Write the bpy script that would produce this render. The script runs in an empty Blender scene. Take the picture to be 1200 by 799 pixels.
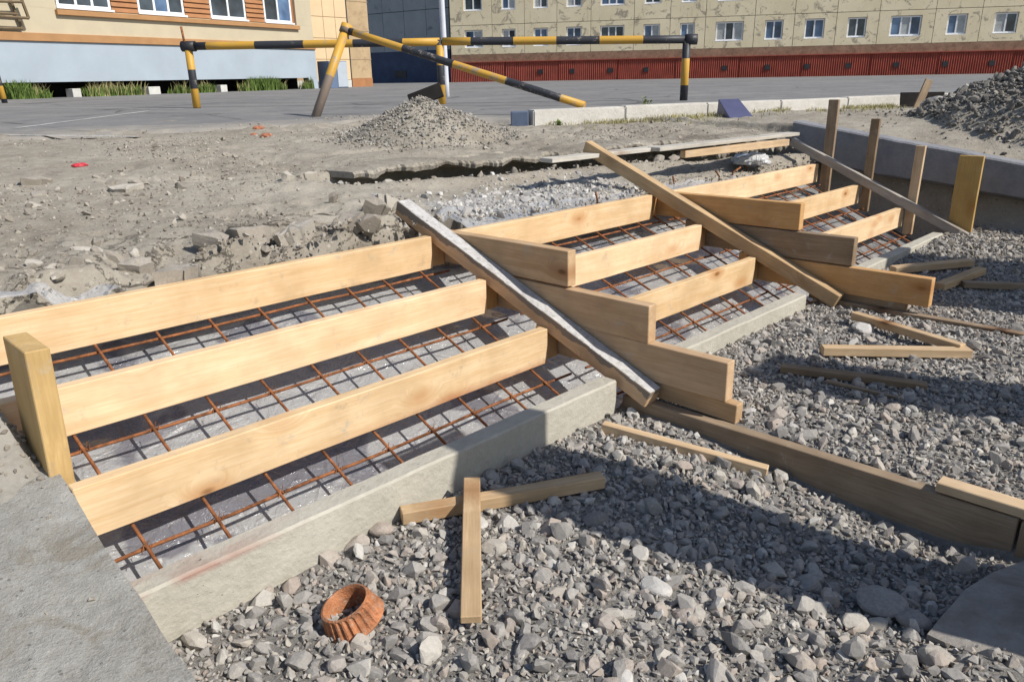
import bpy, bmesh, math, random
import numpy as np
from mathutils import Vector, Matrix

random.seed(7)
rng = np.random.default_rng(7)
SC = bpy.context.scene
COL = SC.collection

# ------------------------------------------------------------------ camera
CAM = Vector((-2.2844278, -2.6525820, 1.1339508))
RIGHT = Vector((0.69706938, -0.71679523, -0.01728830))
UP = Vector((0.24710316, 0.21752857, 0.94425704))
FWD = Vector((0.67307823, 0.66248446, -0.32875487))
FPX = 894.273
cd = bpy.data.cameras.new('camera')
cam = bpy.data.objects.new('camera', cd)
COL.objects.link(cam)
mw = Matrix((RIGHT, UP, -FWD)).transposed().to_4x4()
mw.translation = CAM
cam.matrix_world = mw
cd.sensor_width = 36.0
cd.lens = FPX / 1200.0 * 36.0
cd.clip_start = 0.05
cd.clip_end = 2000
SC.camera = cam

# ------------------------------------------------------------------ light
LIGHT = Vector((-0.28, 1.0, -0.97)).normalized()          # the way sunlight travels
SUN_EL = math.asin(-LIGHT.z)
SUN_AZ = math.atan2(-LIGHT.x, -LIGHT.y)
world = bpy.data.worlds.new('World')
SC.world = world
world.use_nodes = True
wn = world.node_tree
wn.nodes.clear()
sky = wn.nodes.new('ShaderNodeTexSky')
sky.sky_type = 'NISHITA'
sky.sun_disc = False
sky.sun_elevation = SUN_EL
sky.sun_rotation = SUN_AZ
bg = wn.nodes.new('ShaderNodeBackground')
bg.inputs['Strength'].default_value = 0.088
wo = wn.nodes.new('ShaderNodeOutputWorld')
wn.links.new(sky.outputs[0], bg.inputs[0])
wn.links.new(bg.outputs[0], wo.inputs[0])
sd = bpy.data.lights.new('sun', 'SUN')
sd.energy = 4.2
sd.angle = math.radians(0.53)
sd.color = (1.0, 0.945, 0.86)
sun = bpy.data.objects.new('sun', sd)
COL.objects.link(sun)
sun.rotation_euler = LIGHT.to_track_quat('-Z', 'Y').to_euler()
sun.location = (3, -6, 8)
SC.view_settings.view_transform = 'Standard'
SC.view_settings.look = 'None'
SC.view_settings.gamma = 1.0
SC.view_settings.use_curve_mapping = False
SC.view_settings.exposure = 0.25


# ------------------------------------------------------------------ helpers
def ray(u, v):
    return RIGHT * ((u - 600) / FPX) + UP * ((399.5 - v) / FPX) + FWD


def at(u, v, z):
    d = ray(u, v)
    return CAM + d * ((z - CAM.z) / d.z)


def far(u, depth, z):
    """point at picture column u, at a distance along the view, height z"""
    d = ray(u, 90 - 0.0183 * (u - 600))
    d = Vector((d.x, d.y, 0))
    k = depth / d.dot(FWD)
    q = CAM + d * k
    return Vector((q.x, q.y, z))


def tag(o, label=None, cat=None, group=None, kind=None):
    if label: o['label'] = label
    if cat: o['category'] = cat
    if group: o['group'] = group
    if kind: o['kind'] = kind
    return o


def empty(name, loc=(0, 0, 0), rz=0.0):
    o = bpy.data.objects.new(name, None)
    o.location = loc
    o.rotation_euler = (0, 0, rz)
    o.empty_display_size = 0.1
    COL.objects.link(o)
    return o


def link(name, me, mat=None, parent=None, smooth=False):
    o = bpy.data.objects.new(name, me)
    COL.objects.link(o)
    if mat is not None and len(me.materials) == 0:
        me.materials.append(mat)
    if parent is not None:
        o.parent = parent
    if smooth:
        me.polygons.foreach_set('use_smooth', [True] * len(me.polygons))
    return o


def mesh_np(name, verts, faces, attrs=None):
    """verts (N,3), faces (M,k) of one size"""
    me = bpy.data.meshes.new(name)
    verts = np.asarray(verts, np.float32)
    faces = np.asarray(faces, np.int32)
    k = faces.shape[1]
    me.vertices.add(len(verts))
    me.vertices.foreach_set('co', verts.ravel())
    me.loops.add(faces.size)
    me.loops.foreach_set('vertex_index', faces.ravel())
    me.polygons.add(len(faces))
    me.polygons.foreach_set('loop_start', np.arange(0, faces.size, k, dtype=np.int32))
    me.polygons.foreach_set('loop_total', np.full(len(faces), k, np.int32))
    for nm, arr in (attrs or {}).items():
        a = me.attributes.new(nm, 'FLOAT', 'POINT')
        a.data.foreach_set('value', np.asarray(arr, np.float32))
    me.polygons.foreach_set('use_smooth', [False] * len(faces))
    me.update(calc_edges=True)
    me.validate()
    return me


def bm_mesh(name, bm):
    me = bpy.data.meshes.new(name)
    bm.normal_update()
    bm.to_mesh(me)
    bm.free()
    return me


def bx(bm, x0, x1, y0, y1, z0, z1):
    vs = [bm.verts.new(p) for p in ((x0, y0, z0), (x1, y0, z0), (x1, y1, z0), (x0, y1, z0),
                                    (x0, y0, z1), (x1, y0, z1), (x1, y1, z1), (x0, y1, z1))]
    for f in ((3, 2, 1, 0), (4, 5, 6, 7), (0, 1, 5, 4), (1, 2, 6, 5), (2, 3, 7, 6), (3, 0, 4, 7)):
        bm.faces.new([vs[i] for i in f])


def box_part(name, x0, x1, y0, y1, z0, z1, mat, parent=None, bevel=0.0):
    bm = bmesh.new()
    bx(bm, x0, x1, y0, y1, z0, z1)
    if bevel:
        bmesh.ops.bevel(bm, geom=bm.edges[:], offset=bevel, segments=1, affect='EDGES')
    return link(name, bm_mesh(name, bm), mat, parent)


# value noise in numpy
def _hash(ix, iy, s):
    n = (ix * 374761393 + iy * 668265263 + s * 1442695041) & 0xFFFFFFFF
    n = ((n ^ (n >> 13)) * 1274126177) & 0xFFFFFFFF
    return ((n ^ (n >> 16)) & 0xFFFF) / 65535.0


def vnoise(x, y, s=0):
    x = np.asarray(x, float); y = np.asarray(y, float)
    ix = np.floor(x).astype(np.int64); iy = np.floor(y).astype(np.int64)
    fx = x - ix; fy = y - iy
    fx = fx * fx * (3 - 2 * fx); fy = fy * fy * (3 - 2 * fy)
    a = _hash(ix, iy, s); b = _hash(ix + 1, iy, s)
    c = _hash(ix, iy + 1, s); d = _hash(ix + 1, iy + 1, s)
    return (a * (1 - fx) + b * fx) * (1 - fy) + (c * (1 - fx) + d * fx) * fy


def fbm(x, y, oct=4, s=0):
    r = 0; a = 0.5; t = 0
    for i in range(oct):
        r = r + a * vnoise(x * 2 ** i, y * 2 ** i, s + i * 17); t += a; a *= 0.5
    return r / t - 0.5


def ridge(x, y, oct=4, s=0):
    r = 0; a = 0.5; t = 0
    for i in range(oct):
        r = r + a * (1 - np.abs(2 * vnoise(x * 2 ** i, y * 2 ** i, s + i * 13) - 1)); t += a; a *= 0.5
    return r / t


def sstep(a, b, x):
    t = np.clip((x - a) / (b - a), 0, 1)
    return t * t * (3 - 2 * t)


# ------------------------------------------------------------------ materials
class NT:
    def __init__(self, name):
        self.m = bpy.data.materials.new(name)
        self.m.use_nodes = True
        self.t = self.m.node_tree
        self.t.nodes.clear()
        self.out = self.n('ShaderNodeOutputMaterial')
        self.p = self.n('ShaderNodeBsdfPrincipled')
        self.l(self.p.outputs[0], self.out.inputs[0])

    def n(self, typ, **kw):
        o = self.t.nodes.new(typ)
        for k, v in kw.items():
            setattr(o, k, v)
        return o

    def l(self, a, b):
        self.t.links.new(a, b)

    def coords(self, kind='Object', scale=(1, 1, 1), rand=0.0, rot=(0, 0, 0)):
        tc = self.n('ShaderNodeTexCoord')
        mp = self.n('ShaderNodeMapping')
        mp.inputs['Scale'].default_value = scale
        mp.inputs['Rotation'].default_value = rot
        src = tc.outputs[kind]
        if rand:
            oi = self.n('ShaderNodeObjectInfo')
            mu = self.n('ShaderNodeMath', operation='MULTIPLY')
            mu.inputs[1].default_value = rand
            self.l(oi.outputs['Random'], mu.inputs[0])
            ad = self.n('ShaderNodeVectorMath', operation='ADD')
            self.l(src, ad.inputs[0])
            cx = self.n('ShaderNodeCombineXYZ')
            self.l(mu.outputs[0], cx.inputs[0]); self.l(mu.outputs[0], cx.inputs[2])
            self.l(cx.outputs[0], ad.inputs[1])
            src = ad.outputs[0]
        self.l(src, mp.inputs[0])
        return mp.outputs[0]

    def noise(self, vec, scale, detail=4, rough=0.55, dist=0.0):
        o = self.n('ShaderNodeTexNoise')
        o.inputs['Scale'].default_value = scale
        o.inputs['Detail'].default_value = detail
        o.inputs['Roughness'].default_value = rough
        o.inputs['Distortion'].default_value = dist
        self.l(vec, o.inputs['Vector'])
        return o.outputs['Fac']

    def voronoi(self, vec, scale, feature='F1', rnd=1.0):
        o = self.n('ShaderNodeTexVoronoi', feature=feature)
        o.inputs['Scale'].default_value = scale
        o.inputs['Randomness'].default_value = rnd
        self.l(vec, o.inputs['Vector'])
        return o

    def ramp(self, fac, stops, interp='LINEAR'):
        o = self.n('ShaderNodeValToRGB')
        o.color_ramp.interpolation = interp
        e = o.color_ramp.elements
        while len(e) > 1: e.remove(e[-1])
        for i, (p, c) in enumerate(stops):
            el = e[0] if i == 0 else e.new(p)
            el.position = p
            el.color = (*c, 1) if len(c) == 3 else c
        self.l(fac, o.inputs[0])
        return o.outputs[0]

    def math(self, op, a, b=None, c=None, clamp=False):
        o = self.n('ShaderNodeMath', operation=op)
        o.use_clamp = clamp
        for i, v in enumerate((a, b, c)):
            if v is None: continue
            if isinstance(v, (int, float)): o.inputs[i].default_value = v
            else: self.l(v, o.inputs[i])
        return o.outputs[0]

    def mix(self, fac, a, b, mode='MIX'):
        o = self.n('ShaderNodeMix', data_type='RGBA', blend_type=mode)
        if isinstance(fac, (int, float)): o.inputs[0].default_value = fac
        else: self.l(fac, o.inputs[0])
        for i, v in ((6, a), (7, b)):
            if isinstance(v, tuple): o.inputs[i].default_value = (*v, 1) if len(v) == 3 else v
            else: self.l(v, o.inputs[i])
        return o.outputs[2]

    def bump(self, h, strength=0.3, dist=0.01):
        o = self.n('ShaderNodeBump')
        o.inputs['Strength'].default_value = strength
        o.inputs['Distance'].default_value = dist
        self.l(h, o.inputs['Height'])
        self.l(o.outputs[0], self.p.inputs['Normal'])

    def set(self, color=None, rough=0.8, spec=0.3, metal=0.0):
        if color is not None:
            if isinstance(color, tuple): self.p.inputs['Base Color'].default_value = (*color, 1)
            else: self.l(color, self.p.inputs['Base Color'])
        if isinstance(rough, (int, float)): self.p.inputs['Roughness'].default_value = rough
        else: self.l(rough, self.p.inputs['Roughness'])
        self.p.inputs['Specular IOR Level'].default_value = spec
        self.p.inputs['Metallic'].default_value = metal
        return self.m


def wood_mat(name, light, dark, knot=0.8, grey=0.0, top_crust=None, rust_low=False):
    t = NT(name)
    v = t.coords('Object', rand=37.0)
    mp = t.n('ShaderNodeMapping'); mp.inputs['Scale'].default_value = (1.3, 26, 26)
    t.l(v, mp.inputs[0])
    # knots first: they bend the grain
    kv = t.n('ShaderNodeMapping'); kv.inputs['Scale'].default_value = (1.0, 0.0, 2.2)
    t.l(v, kv.inputs[0])
    vor = t.voronoi(kv.outputs[0], 2.7)
    kd = vor.outputs['Distance']
    bend = t.math('MULTIPLY', t.math('SUBTRACT', 0.32, kd, clamp=True), 6.0)
    add = t.n('ShaderNodeVectorMath', operation='ADD')
    cx = t.n('ShaderNodeCombineXYZ')
    t.l(bend, cx.inputs[2])
    t.l(mp.outputs[0], add.inputs[0]); t.l(cx.outputs[0], add.inputs[1])
    g1 = t.noise(add.outputs[0], 1.0, 3, 0.6, 0.6)
    g2 = t.noise(add.outputs[0], 6.0, 4, 0.7, 0.2)
    g = t.math('ADD', t.math('MULTIPLY', g1, 0.52), t.math('MULTIPLY', g2, 0.48))
    mid = tuple((a + b) / 2 for a, b in zip(light, dark))
    col = t.ramp(g, [(0.30, dark), (0.46, mid), (0.58, light), (0.75, tuple(min(1, c * 1.08) for c in light))])
    blot = t.noise(v, 5.0, 3, 0.6)
    col = t.mix(t.ramp(blot, [(0.40, (0, 0, 0)), (0.75, (0.55, 0.55, 0.55))]), col, tuple(c * 0.72 for c in dark))
    halo = t.ramp(kd, [(0.08, (0.75, 0.75, 0.75)), (0.27, (0, 0, 0))])
    col = t.mix(halo, col, (dark[0] * 0.8, dark[1] * 0.62, dark[2] * 0.5))
    kn = t.ramp(kd, [(0.045, (knot, knot, knot)), (0.085, (0, 0, 0))])
    col = t.mix(kn, col, (dark[0] * 0.32, dark[1] * 0.22, dark[2] * 0.16))
    # cement splashes and dirty scuffs
    ce = t.noise(v, 8.0, 8, 0.8, 0.3)
    col = t.mix(t.ramp(ce, [(0.585, (0, 0, 0)), (0.66, (0.55, 0.55, 0.55))]), col, (0.42, 0.39, 0.34))
    sc = t.noise(v, 17.0, 5, 0.7)
    col = t.mix(t.ramp(sc, [(0.60, (0, 0, 0)), (0.72, (0.35, 0.35, 0.35))]), col, (0.30, 0.25, 0.19))
    oi = t.n('ShaderNodeObjectInfo')
    hs = t.n('ShaderNodeHueSaturation')
    t.l(t.math('MULTIPLY_ADD', oi.outputs['Random'], 0.22, 0.88), hs.inputs['Value'])
    t.l(t.math('MULTIPLY_ADD', oi.outputs['Random'], -0.14, 1.04), hs.inputs['Saturation'])
    t.l(col, hs.inputs['Color'])
    col = hs.outputs[0]
    if top_crust:
        tc = t.n('ShaderNodeTexCoord')
        sx = t.n('ShaderNodeSeparateXYZ'); t.l(tc.outputs['Object'], sx.inputs[0])
        sn = t.n('ShaderNodeSeparateXYZ'); t.l(tc.outputs['Normal'], sn.inputs[0])
        wet = t.math('MULTIPLY_ADD', t.math('SUBTRACT', t.noise(v, 7.0, 5, 0.65), 0.5), 0.085, sx.outputs[2])
        wet = t.math('MULTIPLY_ADD', t.math('MULTIPLY', t.math('SUBTRACT', sx.outputs[0], -0.55), -1.0, clamp=True), 0.10, wet)
        col = t.mix(t.math('MULTIPLY', t.math('GREATER_THAN', wet, 0.012), 0.85), col, (0.20, 0.18, 0.16))
        e = t.math('MULTIPLY_ADD', t.math('SUBTRACT', t.noise(v, 14.0, 5, 0.7), 0.5), 0.5, sn.outputs[2])
        f = t.math('GREATER_THAN', e, 0.72)
        cn = t.noise(v, 45, 5, 0.7)
        cc = t.ramp(cn, [(0.30, (0.26, 0.25, 0.24)), (0.46, (0.46, 0.45, 0.44)), (0.68, (0.58, 0.57, 0.56))])
        col = t.mix(f, col, cc)
    if rust_low:
        tc = t.n('ShaderNodeTexCoord')
        sx = t.n('ShaderNodeSeparateXYZ'); t.l(tc.outputs['Object'], sx.inputs[0])
        e = t.math('MULTIPLY_ADD', t.math('SUBTRACT', t.noise(v, 9.0, 4, 0.7), 0.5), 0.05, sx.outputs[2])
        f = t.ramp(t.math('MULTIPLY_ADD', e, -22.0, -0.9, clamp=True), [(0.0, (0, 0, 0)), (1.0, (0.75, 0.75, 0.75))])
        xm = t.ramp(t.math('MULTIPLY_ADD', sx.outputs[0], 0.9, 0.4, clamp=True), [(0.2, (0, 0, 0)), (0.7, (1, 1, 1))])
        f2 = t.mix(1.0, f, xm, 'MULTIPLY')
        col = t.mix(f2, col, (0.36, 0.12, 0.055))
    t.bump(g, 0.22, 0.004)
    return t.set(col, 0.72, 0.25)


M = {}
M['pine'] = wood_mat('fresh_pine', (0.80, 0.59, 0.36), (0.66, 0.43, 0.21))
M['pine_rust'] = wood_mat('pine_rust_edge', (0.80, 0.60, 0.37), (0.64, 0.42, 0.21), rust_low=True)
M['pine_tan'] = wood_mat('tan_pine', (0.58, 0.40, 0.23), (0.42, 0.26, 0.13))
M['pine_orange'] = wood_mat('orange_pine', (0.66, 0.40, 0.18), (0.50, 0.27, 0.10), knot=0.5)
M['pine_yellow'] = wood_mat('yellow_pine', (0.56, 0.375, 0.145), (0.43, 0.27, 0.09), knot=0.2)
M['stained'] = wood_mat('stained_brown_wood', (0.34, 0.25, 0.16), (0.20, 0.135, 0.08))
M['lath'] = wood_mat('lath_wood', (0.62, 0.45, 0.27), (0.42, 0.28, 0.15))
M['grey_wood'] = wood_mat('weathered_wood', (0.46, 0.43, 0.39), (0.27, 0.24, 0.21), knot=0.4)
M['pale_grey_wood'] = wood_mat('pale_weathered_wood', (0.62, 0.59, 0.53), (0.42, 0.39, 0.34), knot=0.4)
M['crusted'] = wood_mat('crusted_pine', (0.66, 0.44, 0.25), (0.48, 0.29, 0.14), top_crust=0.030)
M['dark_wood'] = wood_mat('dark_old_wood', (0.10, 0.085, 0.075), (0.05, 0.042, 0.038), knot=0.2)


def concrete_mat(name, a, b, pits=True, rough=0.85, dirt=None, dscale=2.5):
    t = NT(name)
    v = t.coords('Object', rand=11.0)
    n1 = t.noise(v, 3.0, 6, 0.62)
    n2 = t.noise(v, 40.0, 5, 0.65)
    n3 = t.noise(v, 11.0, 6, 0.7)
    n = t.math('ADD', t.math('MULTIPLY', n1, 0.4), t.math('ADD', t.math('MULTIPLY', n2, 0.25), t.math('MULTIPLY', n3, 0.35)))
    col = t.ramp(n, [(0.36, b), (0.60, a)])
    if dirt:
        d = t.noise(v, dscale, 7, 0.72, 0.4)
        col = t.mix(t.ramp(d, [(0.50, (0, 0, 0)), (0.60, (0.85, 0.85, 0.85))]), col, dirt)
    h = t.math('ADD', n2, t.math('MULTIPLY', n1, 1.5))
    if pits:
        vo = t.voronoi(v, 34.0)
        pm = t.noise(v, 6.0, 2)
        pit = t.ramp(t.math('ADD', vo.outputs['Distance'], t.math('MULTIPLY', pm, 1.1)), [(0.42, (1, 1, 1)), (0.50, (0, 0, 0))])
        col = t.mix(t.math('MULTIPLY', pit, 0.55), col, tuple(c * 0.45 for c in b))
        h = t.math('SUBTRACT', h, t.math('MULTIPLY', pit, 1.5))
    t.bump(t.math('ADD', h, t.math('MULTIPLY', n3, 1.6)), 0.6, 0.007)
    return t.set(col, rough, 0.25)


M['curb'] = concrete_mat('curb_concrete', (0.50, 0.475, 0.41), (0.38, 0.36, 0.30))
def cheek_mat():
    t = NT('cheek_concrete')
    v = t.coords('Object')
    n1 = t.noise(v, 4.0, 6, 0.65, 0.3)
    n2 = t.noise(v, 30.0, 7, 0.75)
    n3 = t.noise(v, 170.0, 4, 0.7)
    f = t.math('ADD', t.math('MULTIPLY', n1, 0.40), t.math('ADD', t.math('MULTIPLY', n2, 0.38), t.math('MULTIPLY', n3, 0.22)))
    col = t.ramp(f, [(0.36, (0.20, 0.19, 0.168)), (0.46, (0.31, 0.30, 0.275)), (0.55, (0.375, 0.37, 0.345)), (0.66, (0.45, 0.445, 0.42))])
    d = t.noise(v, 6.5, 8, 0.78, 0.6)
    col = t.mix(t.ramp(d, [(0.53, (0, 0, 0)), (0.62, (0.8, 0.8, 0.8))]), col, (0.25, 0.225, 0.185))
    vo = t.voronoi(v, 95.0)
    sp = t.n('ShaderNodeSeparateColor'); t.l(vo.outputs['Color'], sp.inputs[0])
    spk = t.math('MULTIPLY', t.math('LESS_THAN', vo.outputs['Distance'], 0.32), t.math('GREATER_THAN', sp.outputs[0], t.math('MULTIPLY_ADD', n1, -0.9, 1.36)))
    col = t.mix(t.math('MULTIPLY', spk, 0.55), col, t.mix(t.math('GREATER_THAN', sp.outputs[1], 0.55), (0.10, 0.095, 0.085), (0.52, 0.51, 0.49)))
    h = t.math('ADD', t.math('MULTIPLY', n1, 1.2), t.math('ADD', n2, t.math('MULTIPLY', n3, 0.5)))
    h = t.math('ADD', h, t.math('MULTIPLY', spk, 0.25))
    t.bump(h, 0.8, 0.012)
    return t.set(col, 0.9, 0.2)


M['cheek'] = cheek_mat()
M['cheek_dirt'] = concrete_mat('mortar_lumps', (0.36, 0.345, 0.31), (0.22, 0.205, 0.18), pits=False)
M['parapet'] = concrete_mat('parapet_concrete', (0.28, 0.285, 0.305), (0.19, 0.195, 0.215))
M['kerb'] = concrete_mat('kerb_concrete', (0.62, 0.60, 0.56), (0.46, 0.44, 0.40))
M['slab'] = concrete_mat('old_slab', (0.33, 0.31, 0.28), (0.22, 0.20, 0.18), dirt=(0.20, 0.17, 0.14))


def stone_mat(name, stops, bump=0.5):
    t = NT(name)
    at_ = t.n('ShaderNodeAttribute', attribute_name='rnd')
    v = t.coords('Object')
    col = t.ramp(at_.outputs['Fac'], stops)
    n = t.noise(v, 95.0, 6, 0.75)
    n2 = t.noise(v, 420.0, 3, 0.65)
    f = t.math('ADD', t.math('MULTIPLY', n, 0.6), t.math('MULTIPLY', n2, 0.4))
    col = t.mix(0.75, col, t.ramp(f, [(0.3, (0.62, 0.60, 0.58)), (0.62, (1.16, 1.15, 1.13))]), 'MULTIPLY')
    # pale dust on faces that look upward
    ge = t.n('ShaderNodeNewGeometry')
    sp = t.n('ShaderNodeSeparateXYZ'); t.l(ge.outputs['True Normal'], sp.inputs[0])
    du = t.math('MULTIPLY', t.math('MULTIPLY_ADD', sp.outputs[2], 1.0, -0.55, clamp=True), t.ramp(n, [(0.35, (0, 0, 0)), (0.65, (0.9, 0.9, 0.9))]))
    col = t.mix(du, col, (0.46, 0.435, 0.40))
    t.bump(f, bump, 0.006)
    return t.set(col, 0.9, 0.2)


M['stone'] = stone_mat('crushed_stone', [(0.0, (0.22, 0.212, 0.205)), (0.3, (0.31, 0.298, 0.282)), (0.55, (0.375, 0.36, 0.337)),
                                         (0.74, (0.37, 0.315, 0.275)), (0.88, (0.44, 0.415, 0.37)), (1.0, (0.54, 0.53, 0.51))])
M['pale_stone'] = stone_mat('pale_rubble', [(0.0, (0.30, 0.295, 0.29)), (0.6, (0.44, 0.43, 0.42)), (1.0, (0.60, 0.59, 0.57))])
M['clod'] = stone_mat('soil_clod', [(0.0, (0.22, 0.198, 0.168)), (0.6, (0.33, 0.30, 0.26)), (1.0, (0.44, 0.415, 0.37))])
M['pile_stone'] = stone_mat('pile_gravel', [(0.0, (0.20, 0.188, 0.17)), (0.6, (0.30, 0.285, 0.26)), (1.0, (0.40, 0.385, 0.355))])
M['dark_stone'] = stone_mat('dark_rubble', [(0.0, (0.12, 0.115, 0.11)), (0.5, (0.195, 0.185, 0.172)), (0.88, (0.27, 0.25, 0.22)), (1.0, (0.42, 0.40, 0.37))])


def ground_mat(name, cols, scale=1.0, bump=0.6, cracks=False):
    t = NT(name)
    v = t.coords('Object')
    n1 = t.noise(v, 1.3 * scale, 8, 0.68, 0.3)
    n2 = t.noise(v, 9.0 * scale, 8, 0.72)
    n3 = t.noise(v, 70.0 * scale, 5, 0.75)
    f = t.math('ADD', t.math('ADD', t.math('MULTIPLY', n1, 0.45), t.math('MULTIPLY', n2, 0.35)), t.math('MULTIPLY', n3, 0.20))
    col = t.ramp(f, [(0.36, cols[0]), (0.47, cols[1]), (0.56, cols[2]), (0.68, cols[3])])
    vo = t.voronoi(v, 45.0 * scale)
    sp = t.n('ShaderNodeSeparateColor'); t.l(vo.outputs['Color'], sp.inputs[0])
    peb = t.math('MULTIPLY', t.math('LESS_THAN', vo.outputs['Distance'], 0.35), t.math('GREATER_THAN', sp.outputs[0], 0.72))
    col = t.mix(t.math('MULTIPLY', peb, 0.7), col, t.mix(sp.outputs[1], tuple(c * 0.6 for c in cols[0]), tuple(min(1, c * 1.25) for c in cols[3])))
    h = t.math('ADD', t.math('MULTIPLY', n2, 1.0), t.math('ADD', t.math('MULTIPLY', n3, 0.5), t.math('MULTIPLY', peb, 0.35)))
    if cracks:
        wv = t.n('ShaderNodeVectorMath', operation='ADD')
        wc = t.n('ShaderNodeCombineXYZ'); t.l(t.math('MULTIPLY', n2, 0.35), wc.inputs[0]); t.l(t.math('MULTIPLY', n1, 0.35), wc.inputs[1])
        t.l(v, wv.inputs[0]); t.l(wc.outputs[0], wv.inputs[1])
        ce = t.voronoi(wv.outputs[0], 4.2, 'DISTANCE_TO_EDGE')
        cm = t.n('ShaderNodeAttribute', attribute_name='crack')
        cr = t.math('MULTIPLY', t.ramp(ce.outputs['Distance'], [(0.0, (1, 1, 1)), (0.028, (0, 0, 0))]), cm.outputs['Fac'])
        col = t.mix(cr, col, tuple(c * 0.35 for c in cols[0]))
        h = t.math('SUBTRACT', h, t.math('MULTIPLY', cr, 2.0))
        pl = t.n('ShaderNodeAttribute', attribute_name='pale')
        pm = t.math('MULTIPLY_ADD', t.math('SUBTRACT', n2, 0.5), 1.6, pl.outputs['Fac'], clamp=True)
        pm = t.math('MULTIPLY', pm, t.math('GREATER_THAN', pl.outputs['Fac'], 0.02))
        col = t.mix(pm, col, t.ramp(n3, [(0.35, (0.28, 0.272, 0.26)), (0.55, (0.43, 0.42, 0.405)), (0.7, (0.56, 0.55, 0.535))]))
    t.bump(h, bump, 0.025)
    return t.set(col, 0.95, 0.15)


M['dirt'] = ground_mat('dry_dirt', [(0.20, 0.175, 0.142), (0.30, 0.27, 0.225), (0.365, 0.335, 0.283), (0.43, 0.40, 0.348)], cracks=True)
M['gravel_base'] = ground_mat('gravel_fines', [(0.20, 0.19, 0.175), (0.29, 0.275, 0.255), (0.36, 0.34, 0.31), (0.43, 0.41, 0.375)], 2.2, 0.9)


def asphalt_mat():
    t = NT('grey_asphalt')
    v = t.coords('Object')
    n1 = t.noise(v, 0.7, 6, 0.65, 0.4)
    n2 = t.noise(v, 90.0, 3, 0.7)
    mp = t.n('ShaderNodeMapping'); mp.inputs['Scale'].default_value = (0.25, 1.2, 1); mp.inputs['Rotation'].default_value = (0, 0, 0.6)
    t.l(v, mp.inputs[0])
    n3 = t.noise(mp.outputs[0], 0.9, 5, 0.6)
    f = t.math('ADD', t.math('MULTIPLY', n1, 0.5), t.math('ADD', t.math('MULTIPLY', n3, 0.3), t.math('MULTIPLY', n2, 0.2)))
    col = t.ramp(f, [(0.35, (0.15, 0.15, 0.153)), (0.52, (0.195, 0.195, 0.198)), (0.66, (0.255, 0.25, 0.24))])
    vo = t.voronoi(t.coords('Object'), 0.35, 'DISTANCE_TO_EDGE')
    cr = t.ramp(t.math('ADD', vo.outputs['Distance'], t.math('MULTIPLY', t.math('SUBTRACT', n1, 0.5), 0.08)), [(0.004, (1, 1, 1)), (0.010, (0, 0, 0))])
    col = t.mix(t.math('MULTIPLY', cr, 0.6), col, (0.05, 0.05, 0.05))
    ed = t.n('ShaderNodeAttribute', attribute_name='dust')
    dn = t.math('MULTIPLY_ADD', t.math('SUBTRACT', t.noise(v, 3.5, 6, 0.7), 0.5), 2.2, ed.outputs['Fac'], clamp=True)
    col = t.mix(dn, col, (0.36, 0.33, 0.285))
    t.bump(n2, 0.35, 0.004)
    return t.set(col, 0.88, 0.25)


M['asphalt'] = asphalt_mat()


def simple(name, col, rough=0.6, spec=0.3, var=0.12, nscale=4.0, metal=0.0, dirt=None, bump=0.1):
    t = NT(name)
    v = t.coords('Object', rand=9.0)
    n = t.noise(v, nscale, 6, 0.65)
    a = tuple(c * (1 - var) for c in col); b = tuple(min(1, c * (1 + var)) for c in col)
    c = t.ramp(n, [(0.35, a), (0.65, b)])
    if dirt:
        d = t.noise(v, nscale * 2.3, 7, 0.75, 0.5)
        c = t.mix(t.ramp(d, [(0.53, (0, 0, 0)), (0.64, (0.8, 0.8, 0.8))]), c, dirt)
    if bump:
        t.bump(t.noise(v, nscale * 12, 4, 0.6), bump, 0.01)
    return t.set(c, rough, spec, metal)


M['rust'] = simple('rusty_steel', (0.27, 0.105, 0.042), 0.85, 0.3, 0.5, 30.0, dirt=(0.12, 0.07, 0.05), bump=0.5)
M['white_frame'] = simple('white_window_frame', (0.80, 0.81, 0.83), 0.4, 0.4, 0.03)
M['terracotta'] = simple('orange_cast_ring', (0.40, 0.165, 0.075), 0.6, 0.35, 0.4, 18.0, dirt=(0.46, 0.34, 0.25), bump=0.6)
M['grass'] = simple('green_grass', (0.11, 0.17, 0.04), 0.8, 0.2, 0.4, 6.0, bump=0)
M['dry_grass'] = simple('dry_grass', (0.34, 0.31, 0.15), 0.9, 0.15, 0.3, 6.0, bump=0)
M['weed'] = simple('weed_leaf', (0.18, 0.24, 0.06), 0.7, 0.2, 0.3, 20.0, bump=0)


# ------------------------------------------------------------------ terrain heights
K0 = Vector((3.30, 2.50, 0)); KD = Vector((0.942, -0.336, 0)).normalized()
LEDGE = [(-9.0, 9.0), (0.50, 1.30), (1.20, 1.16), (1.89, 1.06), (3.0, 0.72), (4.2, 0.42), (4.5, 0.33), (4.56, -6.0), (14.0, -6.0)]


def ledge_y(x):
    return np.interp(x, [p[0] for p in LEDGE[1:]], [p[1] for p in LEDGE[1:]])


def pile(x, y, cx, cy, r, h, s):
    d = np.hypot(x - cx, y - cy) / (r * (1 + 0.35 * fbm((x) * 1.6, (y) * 1.6, 3, s)))
    return h * np.clip(1 - d, 0, 1) ** 0.9


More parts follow.
